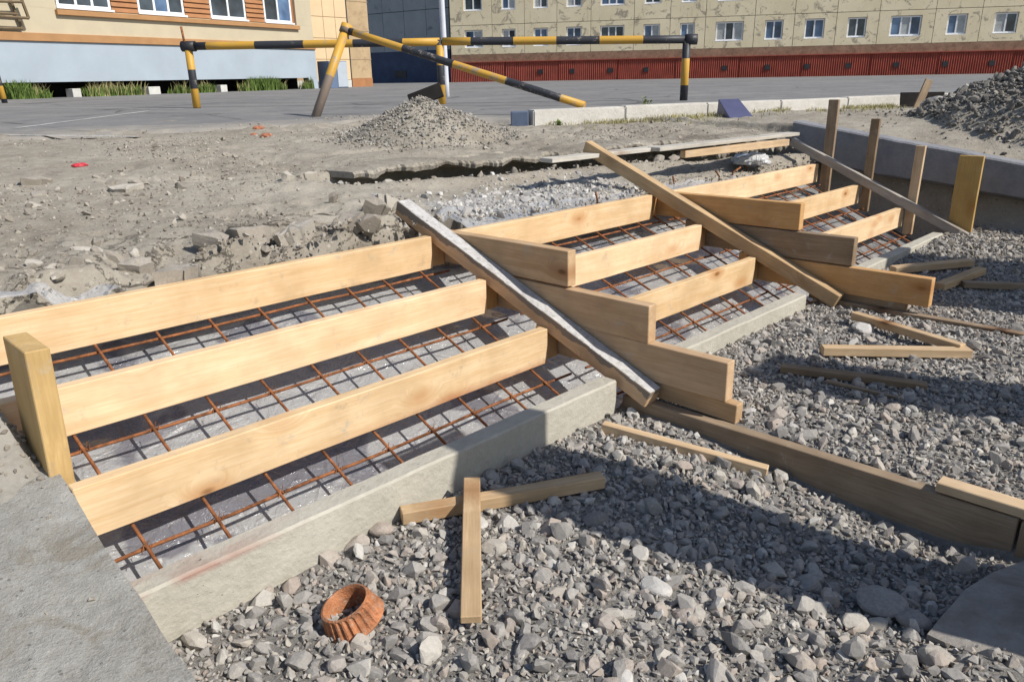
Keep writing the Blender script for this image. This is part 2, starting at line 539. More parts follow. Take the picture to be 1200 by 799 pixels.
def upper_z(x, y):
    x = np.asarray(x, float); y = np.asarray(y, float)
    low = 0.458 - 0.014 * x + 0.035 * np.clip(y, 0, 1.6)
    jag = 0.10 * fbm(x * 2.5, y * 0.7, 4, 5)
    d = y - ledge_y(x) + jag
    up = 0.598 + 0.10 * (1 - np.exp(-np.clip(d, 0, None) / 1.6))
    w_right = sstep(0.15, 0.75, x)
    step = sstep(0.24, 0.30, d)
    z_r = low * (1 - step) + up * step
    # behind the parapet the soil follows its falling top
    tw_ = sstep(4.62, 5.5, x)
    fall = np.minimum(up, 0.675 + 0.142 * (np.minimum(y, 0.40) - 0.40))
    z_r = np.where(x > 4.55, fall * (1 - tw_) + up * tw_, z_r)
    t = sstep(0.1, 3.6, y)
    z_l = low * (1 - t) + 0.694 * t
    z = z_l * (1 - w_right) + z_r * w_right
    # roughness
    rough = (0.3 + 0.9 * sstep(0.42, 0.6, vnoise(x * 0.9, y * 0.9, 31)))
    near = np.exp(-np.clip(y - 0.15, 0, None) / 0.45) * (1 - sstep(0.1, 0.5, x))
    z = z + 0.075 * fbm(x * 1.5, y * 1.5, 5, 1) * rough
    z = z + 0.050 * fbm(x * 7, y * 7, 4, 2) * (0.15 + rough * 0.75)
    z = z + 0.012 * fbm(x * 26, y * 26, 3, 8)
    # broken clay shelf next to the topmost riser of the left flight
    shelf = ridge(x * 3.2, y * 3.6, 3, 22)
    z = z + near * (0.075 * sstep(0.50, 0.80, shelf) + 0.004)
    # hollow below the broken ledge
    z = z + w_right * (0.050 * np.exp(-((d + 0.16) / 0.10) ** 2) - 0.20 * sstep(-0.10, 0.04, d) * (1 - sstep(0.24, 0.30, d)))
    # ruts in the dirt
    z = z - 0.020 * sstep(0.72, 0.92, ridge(x * 0.6 - y * 0.25, y * 1.4 + x * 0.4, 2, 41)) * sstep(0.8, 1.6, y)
    z = z + pile(x, y, 1.93, 2.50, 0.66, 0.31, 3)
    z = z + pile(x, y, 6.38, -1.55, 1.55, 0.70, 4)
    # flat at the riser
    return z


def gravel_z(x, y):
    x = np.asarray(x, float); y = np.asarray(y, float)
    left = -0.098 - 0.085 * sstep(-1.2, -2.1, y) * sstep(-1.0, -0.2, x) + 0.05 * sstep(-2.15, -2.5, y)
    mid = -0.062 + 0.010 * sstep(-1.1, -1.8, y)
    right = -0.055 + 0.02 * sstep(2.5, 4.0, x)
    w = sstep(-0.045, 0.0, x)
    z = left * (1 - w) + mid * w
    w2 = sstep(1.72, 1.77, x)
    z = z * (1 - w2) + right * w2
    z = z + 0.005 + 0.035 * fbm(x * 1.8, y * 1.8, 4, 61) + 0.012 * fbm(x * 9, y * 9, 3, 62)
    return z


def bed_z(x, y):
    """sloping bed under the stair"""
    return 0.022 + 0.427 * (y + 0.351) - 0.0106 * x


# plain grid terrain
def grid_mesh(name, x0, x1, y0, y1, step, fz, attrs=None):
    nx = int(round((x1 - x0) / step)) + 1; ny = int(round((y1 - y0) / step)) + 1
    X, Y = np.meshgrid(np.linspace(x0, x1, nx), np.linspace(y0, y1, ny))
    Z = fz(X, Y)
    V = np.stack([X, Y, Z], -1).reshape(-1, 3)
    i = np.arange(ny - 1)[:, None] * nx + np.arange(nx - 1)[None, :]
    F = np.stack([i, i + 1, i + 1 + nx, i + nx], -1).reshape(-1, 4)
    return mesh_np(name, V, F, {k: fn(V[:, 0], V[:, 1]) for k, fn in (attrs or {}).items()})


def upper_sheet(X, Y):
    Z = upper_z(X, Y)
    # under the far asphalt the soil runs level just below it
    D = (X - CAM.x) * FWD.x + (Y - CAM.y) * FWD.y
    k = sstep(8.5, 10.5, D)
    Z = Z * (1 - k) + 0.66 * k
    # beyond the kerb the soil dips below the road
    n = -(X - K0.x) * KD.y + (Y - K0.y) * KD.x
    kk = sstep(0.05, 0.25, n) * sstep(-0.3, 0.3, (X - K0.x) * KD.x + (Y - K0.y) * KD.y)
    Z = Z * (1 - kk) + 0.65 * kk
    return Z


def upper_left(X, Y):
    return upper_sheet(X, Y)


def pale_mask(x, y):
    return 0.95 * np.exp(-((y - 0.34 - 0.10 * x) / 0.24) ** 4) * sstep(0.05, 0.35, x) * (1 - sstep(1.7, 2.2, x))


def crack_mask(x, y):
    return np.exp(-np.clip(y - 0.55, 0, None) / 0.15) * (1 - sstep(0.0, 0.3, x)) * 0.9


SOIL_ATTR = {'pale': pale_mask, 'crack': crack_mask}
# upper soil: fine in front, coarse behind; right of the parapet it comes forward
o = link('soil_ground', grid_mesh('soil_ground', -4.2, 4.62, 0.165, 4.6, 0.018, lambda a, b: np.where(b < 0.17, 0.1, np.where(b < 0.19, 0.5 * upper_sheet(a, b) + 0.5 * 0.33, upper_sheet(a, b))), SOIL_ATTR), M['dirt'], smooth=True); tag(o, kind='structure')
o = link('soil_ground_far', grid_mesh('soil_ground_far', -4.6, 14.0, 4.55, 12.0, 0.06, lambda a, b: upper_sheet(a, b) - 0.004), M['dirt'], smooth=True); tag(o, kind='structure')
o = link('soil_bank', grid_mesh('soil_bank', 4.60, 12.0, -3.6, 4.6, 0.035, upper_sheet), M['dirt'], smooth=True); tag(o, kind='structure')


def bank_fn(X, Y):
    top = 0.30 + 0.13 * (Y + 0.35)
    t = sstep(4.36, 4.58, X + 0.05 * fbm(Y * 4, X * 4, 3, 9))
    z0 = np.where(Y < -1.0, -0.05, bed_z(X, Y))
    return z0 * (1 - t) + (top + 0.02) * t + 0.02 * fbm(X * 14, Y * 14, 3, 91)


o = link('undermined_bank', grid_mesh('undermined_bank', 4.32, 4.66, -3.6, 0.9, 0.02, bank_fn), M['dirt'], smooth=True); tag(o, kind='structure')
o = link('gravel_ground', grid_mesh('gravel_ground', -4.6, 4.5, -5.6, -1.03, 0.022, gravel_z), M['gravel_base'], smooth=True); tag(o, kind='structure')
o = link('stair_bed', grid_mesh('stair_bed', -4.2, 4.42, -1.06, 0.42, 0.04, lambda x, y: bed_z(x, y) - 0.05), M['dirt'], smooth=True); tag(o, kind='structure')
# country beyond and below everything
bm = bmesh.new()
bx(bm, -700, 700, -700, 700, -0.9, -0.42)
o = link('outer_ground', bm_mesh('outer_ground', bm), M['dirt']); tag(o, kind='structure')

# asphalt: a strip-wise sheet whose near edge is ragged
def asphalt_sheet():
    us = np.linspace(-260, 1500, 260)
    rows = []
    # near edge as picture columns on the plane z = .70
    edge_u = [-260, 0, 150, 300, 380, 450, 600, 640, 700, 1500]
    edge_d = [6.0, 6.3, 7.0, 7.2, 7.6, 8.4, 7.4, 7.9, 8.2, 9.0]
    depths = None
    V = []; dust = []
    ks = np.concatenate([np.linspace(0, 1, 14) ** 1.0 * 2.2, 2.2 + np.geomspace(0.6, 300, 22)])
    for i, u in enumerate(us):
        d0 = np.interp(u, edge_u, edge_d) + 0.55 * float(fbm(np.array(u * 0.021), np.array(0.3), 5, 77))
        for j, k in enumerate(ks):
            q = far(u, d0 + k, 0.700 if j else 0.672)
            # never nearer than the kerb on the right
            V.append((q.x, q.y, q.z)); dust.append(max(0.0, 0.9 - k / 1.5))
    n = len(ks)
    F = []
    for i in range(len(us) - 1):
        for j in range(n - 1):
            a = i * n + j
            F.append((a, a + n, a + n + 1, a + 1))
    return mesh_np('asphalt_yard', V, F, {'dust': dust})


def clip_behind_kerb(me):
    bm = bmesh.new(); bm.from_mesh(me)
    # points in front of the kerb line (right part) are pulled to it
    for v in bm.verts:
        s = (v.co.x - K0.x) * KD.x + (v.co.y - K0.y) * KD.y
        n = -(v.co.x - K0.x) * KD.y + (v.co.y - K0.y) * KD.x
        if s > -0.1 and n < 0.10:
            v.co.x += -KD.y * (0.10 - n); v.co.y += KD.x * (0.10 - n)
    bm.to_mesh(me); bm.free(); me.update()
    return me


o = link('asphalt_yard', clip_behind_kerb(asphalt_sheet()), M['asphalt']); tag(o, kind='structure')
bm = bmesh.new()
pv = [far(-1200, 60, 0.694), far(2600, 60, 0.694), far(2600, 300, 0.694), far(-1200, 300, 0.694)]
bm.faces.new([bm.verts.new(p) for p in pv])
o = link('asphalt_far', bm_mesh('asphalt_far', bm), M['asphalt']); tag(o, kind='structure')
# painted parking lines on the asphalt
M['paint_line'] = simple('worn_white_paint', (0.50, 0.50, 0.49), 0.8, 0.2, 0.25, 8.0, dirt=(0.2, 0.2, 0.2))
for (u0, v0, u1, v1, w) in ((-40, 125, 215, 128, 0.09), (20, 150, 175, 130, 0.08), (-40, 158, 162, 160, 0.07), (310, 119, 400, 120, 0.08)):
    a = at(u0, v0, 0.704); b = at(u1, v1, 0.704)
    d = (b - a); d.z = 0; d.normalize(); nrm = Vector((-d.y, d.x, 0)) * w / 2
    bm = bmesh.new()
    n = 30
    prev = None
    for i in range(n + 1):
        c = a.lerp(b, i / n)
        jl = 1 + random.uniform(-.35, .2); jr = 1 + random.uniform(-.35, .2)
        cur = (bm.verts.new(c + nrm * jl), bm.verts.new(c - nrm * jr))
        if prev: bm.faces.new((prev[1], cur[1], cur[0], prev[0]))
        prev = cur
    o = link('parking_line', bm_mesh('parking_line', bm), M['paint_line']); tag(o, kind='structure')


# ------------------------------------------------------------------ rocks
def rock_variants(n, npts, flat, seed, ncut=9):
    """crushed stone: a lump cut by random planes, its faces slightly chipped"""
    r = np.random.default_rng(seed)
    out = []
    for i in range(n):
        d = r.normal(size=(npts, 3)); d /= np.linalg.norm(d, axis=1)[:, None]
        c = r.normal(size=(ncut, 3)); c /= np.linalg.norm(c, axis=1)[:, None]
        lim = r.uniform(0.36, 0.70, ncut)
        rad = np.full(npts, 1.05)
        for k in range(ncut):
            dt = d @ c[k]
            rad = np.where(dt > 0.05, np.minimum(rad, lim[k] / np.maximum(dt, 0.05)), rad)
        p = d * (rad * r.uniform(0.97, 1.0, npts))[:, None]
        p *= np.array([1.12, r.uniform(0.66, 1.0), r.uniform(*flat)]) / np.abs(p).max()
        bm = bmesh.new()
        for q in p: bm.verts.new(q)
        res = bmesh.ops.convex_hull(bm, input=bm.verts[:])
        bmesh.ops.delete(bm, geom=[g for g in res['geom_interior'] if isinstance(g, bmesh.types.BMVert)], context='VERTS')
        bmesh.ops.triangulate(bm, faces=bm.faces[:])
        bmesh.ops.recalc_face_normals(bm, faces=bm.faces[:])
        bm.verts.index_update()
        out.append((np.array([v.co[:] for v in bm.verts]), np.array([[v.index for v in f.verts] for f in bm.faces])))
        bm.free()
    return out


BOULDERS = rock_variants(34, 80, (0.6, 0.95), 31, 8)
ROCKS = rock_variants(34, 40, (0.6, 0.95), 3, 8)
CHIPS = rock_variants(16, 12, (0.5, 0.9), 4, 6)


def rot_mats(n, tilt):
    a = rng.uniform(0, 2 * np.pi, n); tx = rng.normal(0, tilt, n); ty = rng.normal(0, tilt, n)
    ca, sa = np.cos(a), np.sin(a); cx, sx = np.cos(tx), np.sin(tx); cy, sy = np.cos(ty), np.sin(ty)
    Z = np.zeros(n); O = np.ones(n)
    Rz = np.stack([ca, -sa, Z, sa, ca, Z, Z, Z, O], -1).reshape(-1, 3, 3)
    Rx = np.stack([O, Z, Z, Z, cx, -sx, Z, sx, cx], -1).reshape(-1, 3, 3)
    Ry = np.stack([cy, Z, sy, Z, O, Z, -sy, Z, cy], -1).reshape(-1, 3, 3)
    return Rx @ Ry @ Rz


def scatter(name, P, S, mat, variants, tilt=0.5, smooth=False):
    P = np.asarray(P); S = np.asarray(S); n = len(P)
    R_ = rot_mats(n, tilt)
    which = rng.integers(0, len(variants), n)
    rv = rng.uniform(0, 1, n)
    VV = []; FF = []; AA = []; off = 0
    for k, (v, f) in enumerate(variants):
        idx = np.nonzero(which == k)[0]
        if not len(idx): continue
        vv = np.einsum('nij,vj->nvi', R_[idx], v) * S[idx][:, None, None] + P[idx][:, None, :]
        ff = f[None] + (np.arange(len(idx)) * len(v))[:, None, None] + off
        VV.append(vv.reshape(-1, 3)); FF.append(ff.reshape(-1, 3)); AA.append(np.repeat(rv[idx], len(v)))
        off += len(idx) * len(v)
    me = mesh_np(name, np.concatenate(VV), np.concatenate(FF), {'rnd': np.concatenate(AA)})
    return tag(link(name, me, mat), kind='stuff')


Rn = np.array([RIGHT[:], UP[:], FWD[:]])


def in_view(P, m=300):
    q = (P - np.array(CAM[:])) @ Rn.T
    u = 600 + FPX * q[:, 0] / q[:, 2]; v = 399.5 - FPX * q[:, 1] / q[:, 2]
    return (q[:, 2] > 0.2) & (u > -m) & (u < 1200 + m) & (v > -m) & (v < 799 + m), q[:, 2]


def jitter_grid(x0, x1, y0, y1, step):
    X, Y = np.meshgrid(np.arange(x0, x1, step), np.arange(y0, y1, step))
    X = X + rng.uniform(-.5, .5, X.shape) * step; Y = Y + rng.uniform(-.5, .5, Y.shape) * step
    return X.ravel(), Y.ravel()


def front_ok(x, y):
    """gravel area minus the pieces that stand in it"""
    ok = (y < -1.062) & (x < 4.36)
    ok &= ~((x > -0.075) & (x < 0.02) & (y > -2.5))           # edge board
    ok &= ~((x > 1.70) & (x < 1.775))
    ok &= x > -1.93
    return ok


def slab_mask(x, y):
    return 1 - sstep(-0.05, 0.08, (-2.36 - y) + 0.05 * fbm(x * 3, y * 3, 3, 5)) * sstep(-0.75, -0.45, x)


# coarse stones
x, y = jitter_grid(-2.0, 4.4, -3.6, -1.05, 0.034)
fin = vnoise(x * 1.1, y * 1.1, 51)
keep = front_ok(x, y) & (rng.uniform(0, 1, len(x)) < np.where(x < 0, 0.98, np.where(x < 1.7, 0.95 - 0.6 * sstep(0.6, 2.4, x + 0.5 * (fin - .5)), 0.30))) & (rng.uniform(0, 1, len(x)) < slab_mask(x, y) + 0.03)
P = np.stack([x, y, gravel_z(x, y)], -1)[keep]
vis, dep = in_view(P)
P = P[vis]
S = np.clip(rng.lognormal(np.log(0.0175), 0.46, len(P)), 0.008, 0.040) * np.where(P[:, 0] > 0, 0.90, 1.0)
P[:, 2] += S * rng.uniform(-0.3, 0.45, len(P))
bigm = (S > 0.018) & (np.linalg.norm(P - np.array(CAM[:]), axis=1) < 3.2)
scatter('gravel_cobbles', P[bigm], S[bigm], M['stone'], BOULDERS, 0.6)
scatter('gravel_stones', P[~bigm], S[~bigm], M['stone'], ROCKS, 0.6)
# small stones between
x, y = jitter_grid(-2.0, 4.4, -3.6, -1.05, 0.0158)
keep = front_ok(x, y) & (rng.uniform(0, 1, len(x)) < 0.25 + 0.75 * slab_mask(x, y))
P = np.stack([x, y, gravel_z(x, y)], -1)[keep]
vis, dep = in_view(P)
P = P[vis]
S = np.clip(rng.lognormal(np.log(0.0088), 0.36, len(P)), 0.004, 0.02)
P[:, 2] += S * rng.uniform(0.0, 0.7, len(P))
scatter('gravel_chips', P, S, M['stone'], CHIPS, 0.7)


def big_stone(px, py, r, flat, mat, label, z=-0.10, name='stone', group=None, sq=None, smooth=True, rv=0.6, sink=0.3, seed=0):
    r_ = np.random.default_rng(seed + int(px * 7 + py))
    bm = bmesh.new()
    bmesh.ops.create_icosphere(bm, subdivisions=3, radius=1.0)
    for v in bm.verts:
        c = v.co
        n = 0.16 * float(fbm(np.array(c.x * 1.3 + seed), np.array(c.y * 1.3 + c.z), 3, seed)) * 2
        k = 1 + n
        for dvec, lim in planes(r_):
            dd = c.dot(dvec)
            if dd * k > lim: k = lim / dd
        v.co = c * k
    bmesh.ops.scale(bm, verts=bm.verts[:], vec=(r * (sq or 1.25), r, r * flat))
    me = bm_mesh(name, bm)
    a = me.attributes.new('rnd', 'FLOAT', 'POINT'); a.data.foreach_set('value', [rv] * len(me.vertices))
    q = at(px, py, z)
    o = link(name, me, mat, smooth=False)
    o.location = (q.x, q.y, z + r * flat * (1 - 2 * sink) * 0.5 + r * flat * 0.2)
    o.rotation_euler = (r_.uniform(-.2, .2), r_.uniform(-.2, .2), r_.uniform(0, 3))
    return tag(o, label, 'stone', group)


_PL = {}


def planes(r_):
    k = id(r_)
    if k not in _PL:
        L = []
        for i in range(9):
            d = Vector(r_.normal(size=3)); d.normalize()
            L.append((d, r_.uniform(0.70, 0.95)))
        _PL[k] = L
    return _PL[k]


big_stone(980, 578, 0.032, 0.85, M['stone'], 'rounded pale stone beside the brown edge board on the gravel', z=-0.165, rv=0.8, seed=1)
big_stone(1032, 708, 0.052, 0.42, M['stone'], 'wide flat bluish stone in the shaded gravel near the corner slab', z=-0.125, rv=0.25, seed=2)
big_stone(1068, 728, 0.036, 0.6, M['stone'], 'dark rounded stone touching the edge of the corner slab', z=-0.125, rv=0.1, seed=3)
big_stone(446, 622, 0.032, 0.6, M['stone'], 'tan flat stone by the left end of the lying lath', z=-0.08, rv=0.75, seed=4)
big_stone(578, 645, 0.030, 0.75, M['stone'], 'square beige stone right of the upright lath', z=-0.09, rv=0.85, seed=5)
big_stone(806, 726, 0.036, 0.7, M['stone'], 'brownish block of stone in the sunlit gravel foreground', z=-0.11, rv=0.72, seed=6)
big_stone(768, 690, 0.036, 0.5, M['stone'], 'flat white stone in the middle of the gravel foreground', z=-0.10, rv=1.0, seed=7)
big_stone(1010, 388, 0.045, 0.7, M['pale_stone'], 'white stone between the crossed laths and the low side board', z=-0.05, rv=0.8, seed=8)

# ------------------------------------------------------------------ stair formwork
H = 0.15; T = 0.3514
SX = -0.0106; SY = -0.0217
YK = [0.0, -T, -2 * T]


def zf(x, y):
    return SX * x + SY * y


def board(name, p0, p1, width, thick, mat, up=(0, 0, 1), label=None, cat='board', group=None, parent=None, bevel=0.0025, warp=0.0):
    """timber along p0-p1 (centre line), 'width' along up, 'thick' across"""
    p0 = Vector(p0); p1 = Vector(p1)
    X = (p1 - p0); L = X.length; X.normalize()
    Z = Vector(up); Z = (Z - X * Z.dot(X)).normalized()
    Y = Z.cross(X)
    bm = bmesh.new()
    seg = max(1, int(L / 0.22))
    rings = []
    for i in range(seg + 1):
        s = -L / 2 + L * i / seg
        wy = warp * math.sin(math.pi * i / seg) + (random.uniform(-1, 1) * 0.0012 if 0 < i < seg else 0)
        wz = random.uniform(-1, 1) * 0.0012
        rings.append([bm.verts.new((s, a * thick / 2 + wy, b * width / 2 + wz)) for a, b in ((-1, -1), (1, -1), (1, 1), (-1, 1))])
    for i in range(seg):
        for k in range(4):
            bm.faces.new((rings[i][k], rings[i + 1][k], rings[i + 1][(k + 1) % 4], rings[i][(k + 1) % 4]))
    bm.faces.new(rings[0][::1]); bm.faces.new(rings[-1][::-1])
    bmesh.ops.recalc_face_normals(bm, faces=bm.faces[:])
    if bevel:
        eds = [e for e in bm.edges if len(e.link_faces) == 2 and e.calc_face_angle() > 0.7]
        bmesh.ops.bevel(bm, geom=eds, offset=bevel, segments=1, affect='EDGES')
    o = link(name, bm_mesh(name, bm), mat, parent)
    mwx = Matrix((X, Y, Z)).transposed().to_4x4()
    mwx.translation = (p0 + p1) / 2
    o.matrix_world = mwx
    if label: tag(o, label, cat, group)
    return o


RT = 0.042
bays = [('left', [-2.55, -2.30, -1.864], -0.097), ('middle', [0.054, 0.054, 0.054], 1.650), ('right', [1.801, 1.801, 1.801], 4.028)]
rank = ['topmost', 'second', 'lowest']
for bi, (bn, xl, xr) in enumerate(bays):
    for k in range(3):
        y = YK[k] + RT / 2
        zc = (2.5 - k) * H
        x0 = xl[k]
        mat = M['pine_rust'] if (bi == 0 and k == 2) else M['pine']
        board('riser_board', (x0, y, zc + zf(x0, YK[k])), (xr, y, zc + zf(xr, YK[k])), H - 0.003, RT, mat, warp=random.uniform(-0.007, 0.007),
              label='%s pale pine riser board across the %s bay of the stair' % (rank[k], bn), group='riser boards of the stair formwork')

# stepped side boards of the two partitions
fronts = {0: [-0.726, -1.120, -1.454], 1: [-0.888, -1.192, -1.587]}
ztop = {0: [0.468, 0.318, 0.177], 1: [0.4525, 0.303, 0.154]}
backs = [0.06, -0.18, -0.55]
px0 = [0.0, 1.747]
words = ['left', 'right']
for pi in (0, 1):
    xc = px0[pi] + 0.025
    for k in range(3):
        yf = fronts[pi][k]; yb = backs[k]
        zt = ztop[pi][k]
        hh = 0.1455
        zb = zt + SY * (yb - yf) * 0.6
        m = (M['pine_tan'] if pi == 0 else (M['pine_orange'] if k != 1 else M['stained']))
        board('side_board', (xc, yf, zt - hh / 2), (xc, yb, zb - hh / 2), hh, 0.050, m,
              label='%s stepped side board in the %s partition, %s' % (['upper', 'middle', 'lower'][k], words[pi],
                    ['at the topmost riser', 'between two others', 'jutting out over the gravel'][k]),
              group='stepped side boards of the stair formwork')
    # the low base board under the partition
    yf = [-1.495, -1.480][pi]
    board('base_board', (xc + 0.008, yf, [-0.010, -0.030][pi]), (xc + 0.008, -0.98, [0.0, -0.02][pi]), 0.072, 0.046, M['stained'] if pi else M['pine_tan'],
          label='short base board under the lower side board of the %s partition' % words[pi], group='base boards')
    # cleats where risers meet the partition
    xr = [-0.097, 1.650][pi]
    for k in range(3):
        zc = (2.5 - k) * H + zf(xr, YK[k])
        xm = (xr + px0[pi]) / 2
        board('cleat', (xm, YK[k] + 0.048, zc - 0.072), (xm, YK[k] + 0.048, zc + 0.070), px0[pi] - xr - 0.008, 0.045, M['pine_orange'], up=(1, 0, 0),
              label='short upright cleat between the %s riser and the %s partition' % (rank[k], words[pi]), group='cleats', cat='wood block')

# planks nailed along the slope
pa0 = Vector((-0.040, 0.275, 0.552)); pa1 = Vector((-0.040, -1.180, -0.018))
board('sloping_plank', pa0, pa1, 0.070, 0.074, M['crusted'], label='sloping plank with white concrete crust nailed along the left partition', cat='plank', group='sloping planks on the stair')
pb0 = Vector((1.702, 0.555, 0.690)); pb1 = Vector((1.702, -1.165, -0.028))
board('sloping_plank', pb0, pb1, 0.075, 0.062, M['lath'], label='clean tan sloping plank nailed along the right partition', cat='plank', group='sloping planks on the stair')
pc0 = Vector((4.020, 0.245, 0.575)); pc1 = Vector((4.020, -1.166, -0.052))
board('sloping_plank', pc0, pc1, 0.062, 0.050, M['grey_wood'], label='greyish sloping plank leaning along the stakes by the concrete parapet', cat='plank', group='sloping planks on the stair')

# stakes at the right side
for i, (y, zt, zb, w, lab) in enumerate(((-0.048, 0.905, 0.15, 0.080, 'tallest wooden stake, at the topmost riser by the parapet'),
                                          (-0.385, 0.766, 0.05, 0.066, 'wooden stake with a nail hole at the second riser by the parapet'),
                                          (-0.735, 0.578, -0.09, 0.066, 'shortest thin wooden stake at the lowest riser by the parapet'))):
    board('wooden_stake', (4.080, y, zb), (4.080 + 0.01 * i, y, zt), w, 0.034, M['stained'] if i < 2 else M['lath'], up=(0, 1, 0), label=lab, cat='stake', group='stakes beside the parapet')
board('wide_stake', (4.080, -1.095, -0.10), (4.085, -1.090, 0.526), 0.160, 0.034, M['pine_yellow'], up=(0, 1, 0),
      label='wide yellow board standing upright against the parapet', cat='stake', group='stakes beside the parapet')
board('corner_post', (-1.862, -0.505, 0.02), (-1.846, -0.505, 0.522), 0.190, 0.056, M['pine_yellow'], up=(0, 1, 0),
      label='yellow wooden post standing at the left cheek slab', cat='post')

# concrete curbs
def curb(x0, x1, label, red=False):
    n = 24
    bm = bmesh.new()
    prof = [(-1.054, -0.30), (-1.054, 0.028), (-1.048, 0.035), (-0.988, 0.035), (-0.984, 0.030), (-0.984, -0.30)]
    rings = []
    for i in range(n + 1):
        x = x0 + (x1 - x0) * i / n
        rr = []
        for (y, z) in prof:
            jit = 0.004 * float(fbm(np.array(x * 7.0), np.array(z * 9 + y * 5), 3, 12))
            rr.append(bm.verts.new((x, y + jit, z + SX * x + (jit if z > 0 else 0))))
        rings.append(rr)
    m = len(prof)
    for i in range(n):
        for k in range(m):
            bm.faces.new((rings[i][k], rings[i + 1][k], rings[i + 1][(k + 1) % m], rings[i][(k + 1) % m]))
    bm.faces.new(rings[0]); bm.faces.new(rings[-1][::-1])
    bmesh.ops.recalc_face_normals(bm, faces=bm.faces[:])
    return tag(link('concrete_curb', bm_mesh('concrete_curb', bm), M['curb_red'] if red else M['curb']), label, 'curb', 'concrete curbs at the foot of the stair')


def curb_red():
    m = M['curb'].copy(); m.name = 'curb_concrete_red'
    nt = m.node_tree
    p = [n for n in nt.nodes if n.type == 'BSDF_PRINCIPLED'][0]
    src = p.inputs['Base Color'].links[0].from_socket
    tc = nt.nodes.new('ShaderNodeTexCoord')
    sp = nt.nodes.new('ShaderNodeSeparateXYZ'); nt.links.new(tc.outputs['Object'], sp.inputs[0])
    nz = nt.nodes.new('ShaderNodeTexNoise'); nz.inputs['Scale'].default_value = 14; nz.inputs['Detail'].default_value = 6
    mp = nt.nodes.new('ShaderNodeMapping'); mp.inputs['Scale'].default_value = (0.5, 1, 1)
    nt.links.new(tc.outputs['Object'], mp.inputs[0]); nt.links.new(mp.outputs[0], nz.inputs['Vector'])

    def mth(op, a, b=None, c=None, clamp=False):
        o = nt.nodes.new('ShaderNodeMath'); o.operation = op; o.use_clamp = clamp
        for i, v in enumerate((a, b, c)):
            if v is None: continue
            if isinstance(v, (int, float)): o.inputs[i].default_value = v
            else: nt.links.new(v, o.inputs[i])
        return o.outputs[0]
    xm = mth('MULTIPLY', mth('MULTIPLY_ADD', sp.outputs[0], -3.5, -4.9, clamp=True), 1.0)     # only x < -1.4
    dz = mth('ABSOLUTE', mth('SUBTRACT', sp.outputs[2], 0.045))
    zm = mth('MULTIPLY_ADD', dz, -60.0, 1.0, clamp=True)
    f = mth('MULTIPLY', mth('MULTIPLY', xm, zm), mth('MULTIPLY_ADD', nz.outputs['Fac'], 6.0, -2.5, clamp=True))
    mx = nt.nodes.new('ShaderNodeMix'); mx.data_type = 'RGBA'
    nt.links.new(f, mx.inputs[0]); nt.links.new(src, mx.inputs[6]); mx.inputs[7].default_value = (0.34, 0.21, 0.17, 1)
    nt.links.new(mx.outputs[2], p.inputs['Base Color'])
    return m


M['curb_red'] = curb_red()
curb(-1.98, -0.100, 'concrete curb at the foot of the left bay with a red streak', True)
curb(0.060, 1.552, 'concrete curb at the foot of the middle bay')
curb(1.812, 3.825, 'concrete curb at the foot of the right bay')

# edge boards running out over the gravel
board('edge_board', (-0.022, -1.045, -0.150), (-0.022, -2.372, -0.135), 0.210, 0.046, M['stained'],
      label='long dark edge board dividing the near gravel, lit along its top', group='edge boards in the gravel')
board('edge_board', (-0.020, -2.16, -0.012), (-0.020, -2.75, -0.008), 0.030, 0.056, M['lath'],
      label='pale batten lying on the near end of the dark edge board', group='edge boards in the gravel')
board('edge_post', (-0.030, -2.425, -0.30), (-0.030, -2.425, -0.030), 0.09, 0.05, M['stained'], up=(0, 1, 0),
      label='brown post at the near end of the dark edge board', cat='post')
board('edge_board', (1.742, -1.06, -0.085), (1.735, -2.60, -0.075), 0.10, 0.046, M['stained'],
      label='far edge board running out from the right partition', group='edge boards in the gravel')


def lath(u0, v0, u1, v1, z0, z1, w, t, label, mat='lath', flat=True, ext=0.0):
    a = at(u0, v0, z0); b = at(u1, v1, z1)
    board('wooden_lath', a, b, t if flat else w, w if flat else t, M[mat], label=label, cat='lath', group='loose laths on the gravel')


lath(470, 604, 706, 562, -0.060, -0.060, 0.046, 0.040, 'tan lath lying crosswise under the upright lath')
lath(553, 562, 552, 726, -0.018, -0.050, 0.050, 0.022, 'short lath crossing over the tan lath in front of the curb')
lath(706, 502, 899, 555, -0.070, -0.120, 0.034, 0.052, 'lath lying along the near side of the dark edge board')
lath(963, 410, 1137, 413, -0.025, -0.025, 0.050, 0.038, 'pale lath lying straight across the gravel of the middle bay')
lath(1000, 369, 1128, 408, -0.005, -0.012, 0.042, 0.036, 'lath slanting into the end of the pale straight lath')
lath(915, 431, 1086, 453, -0.035, -0.035, 0.045, 0.030, 'grey brown lath half sunk in the middle gravel', 'dark_lath' if 'dark_lath' in M else 'stained')
lath(968, 446, 1100, 478, -0.040, -0.048, 0.018, 0.014, 'thin brown stick below the half sunk lath', 'stained')
lath(1046, 316, 1138, 307, -0.02, -0.005, 0.062, 0.040, 'stubby piece of timber with a broken yellow end by the far curb')
lath(1101, 336, 1150, 317, -0.015, 0.0, 0.055, 0.040, 'short slanting timber beside the far edge of the gravel', 'lath')
lath(1128, 333, 1215, 336, -0.020, -0.025, 0.05, 0.034, 'dark lath reaching out of the picture on the right', 'stained')

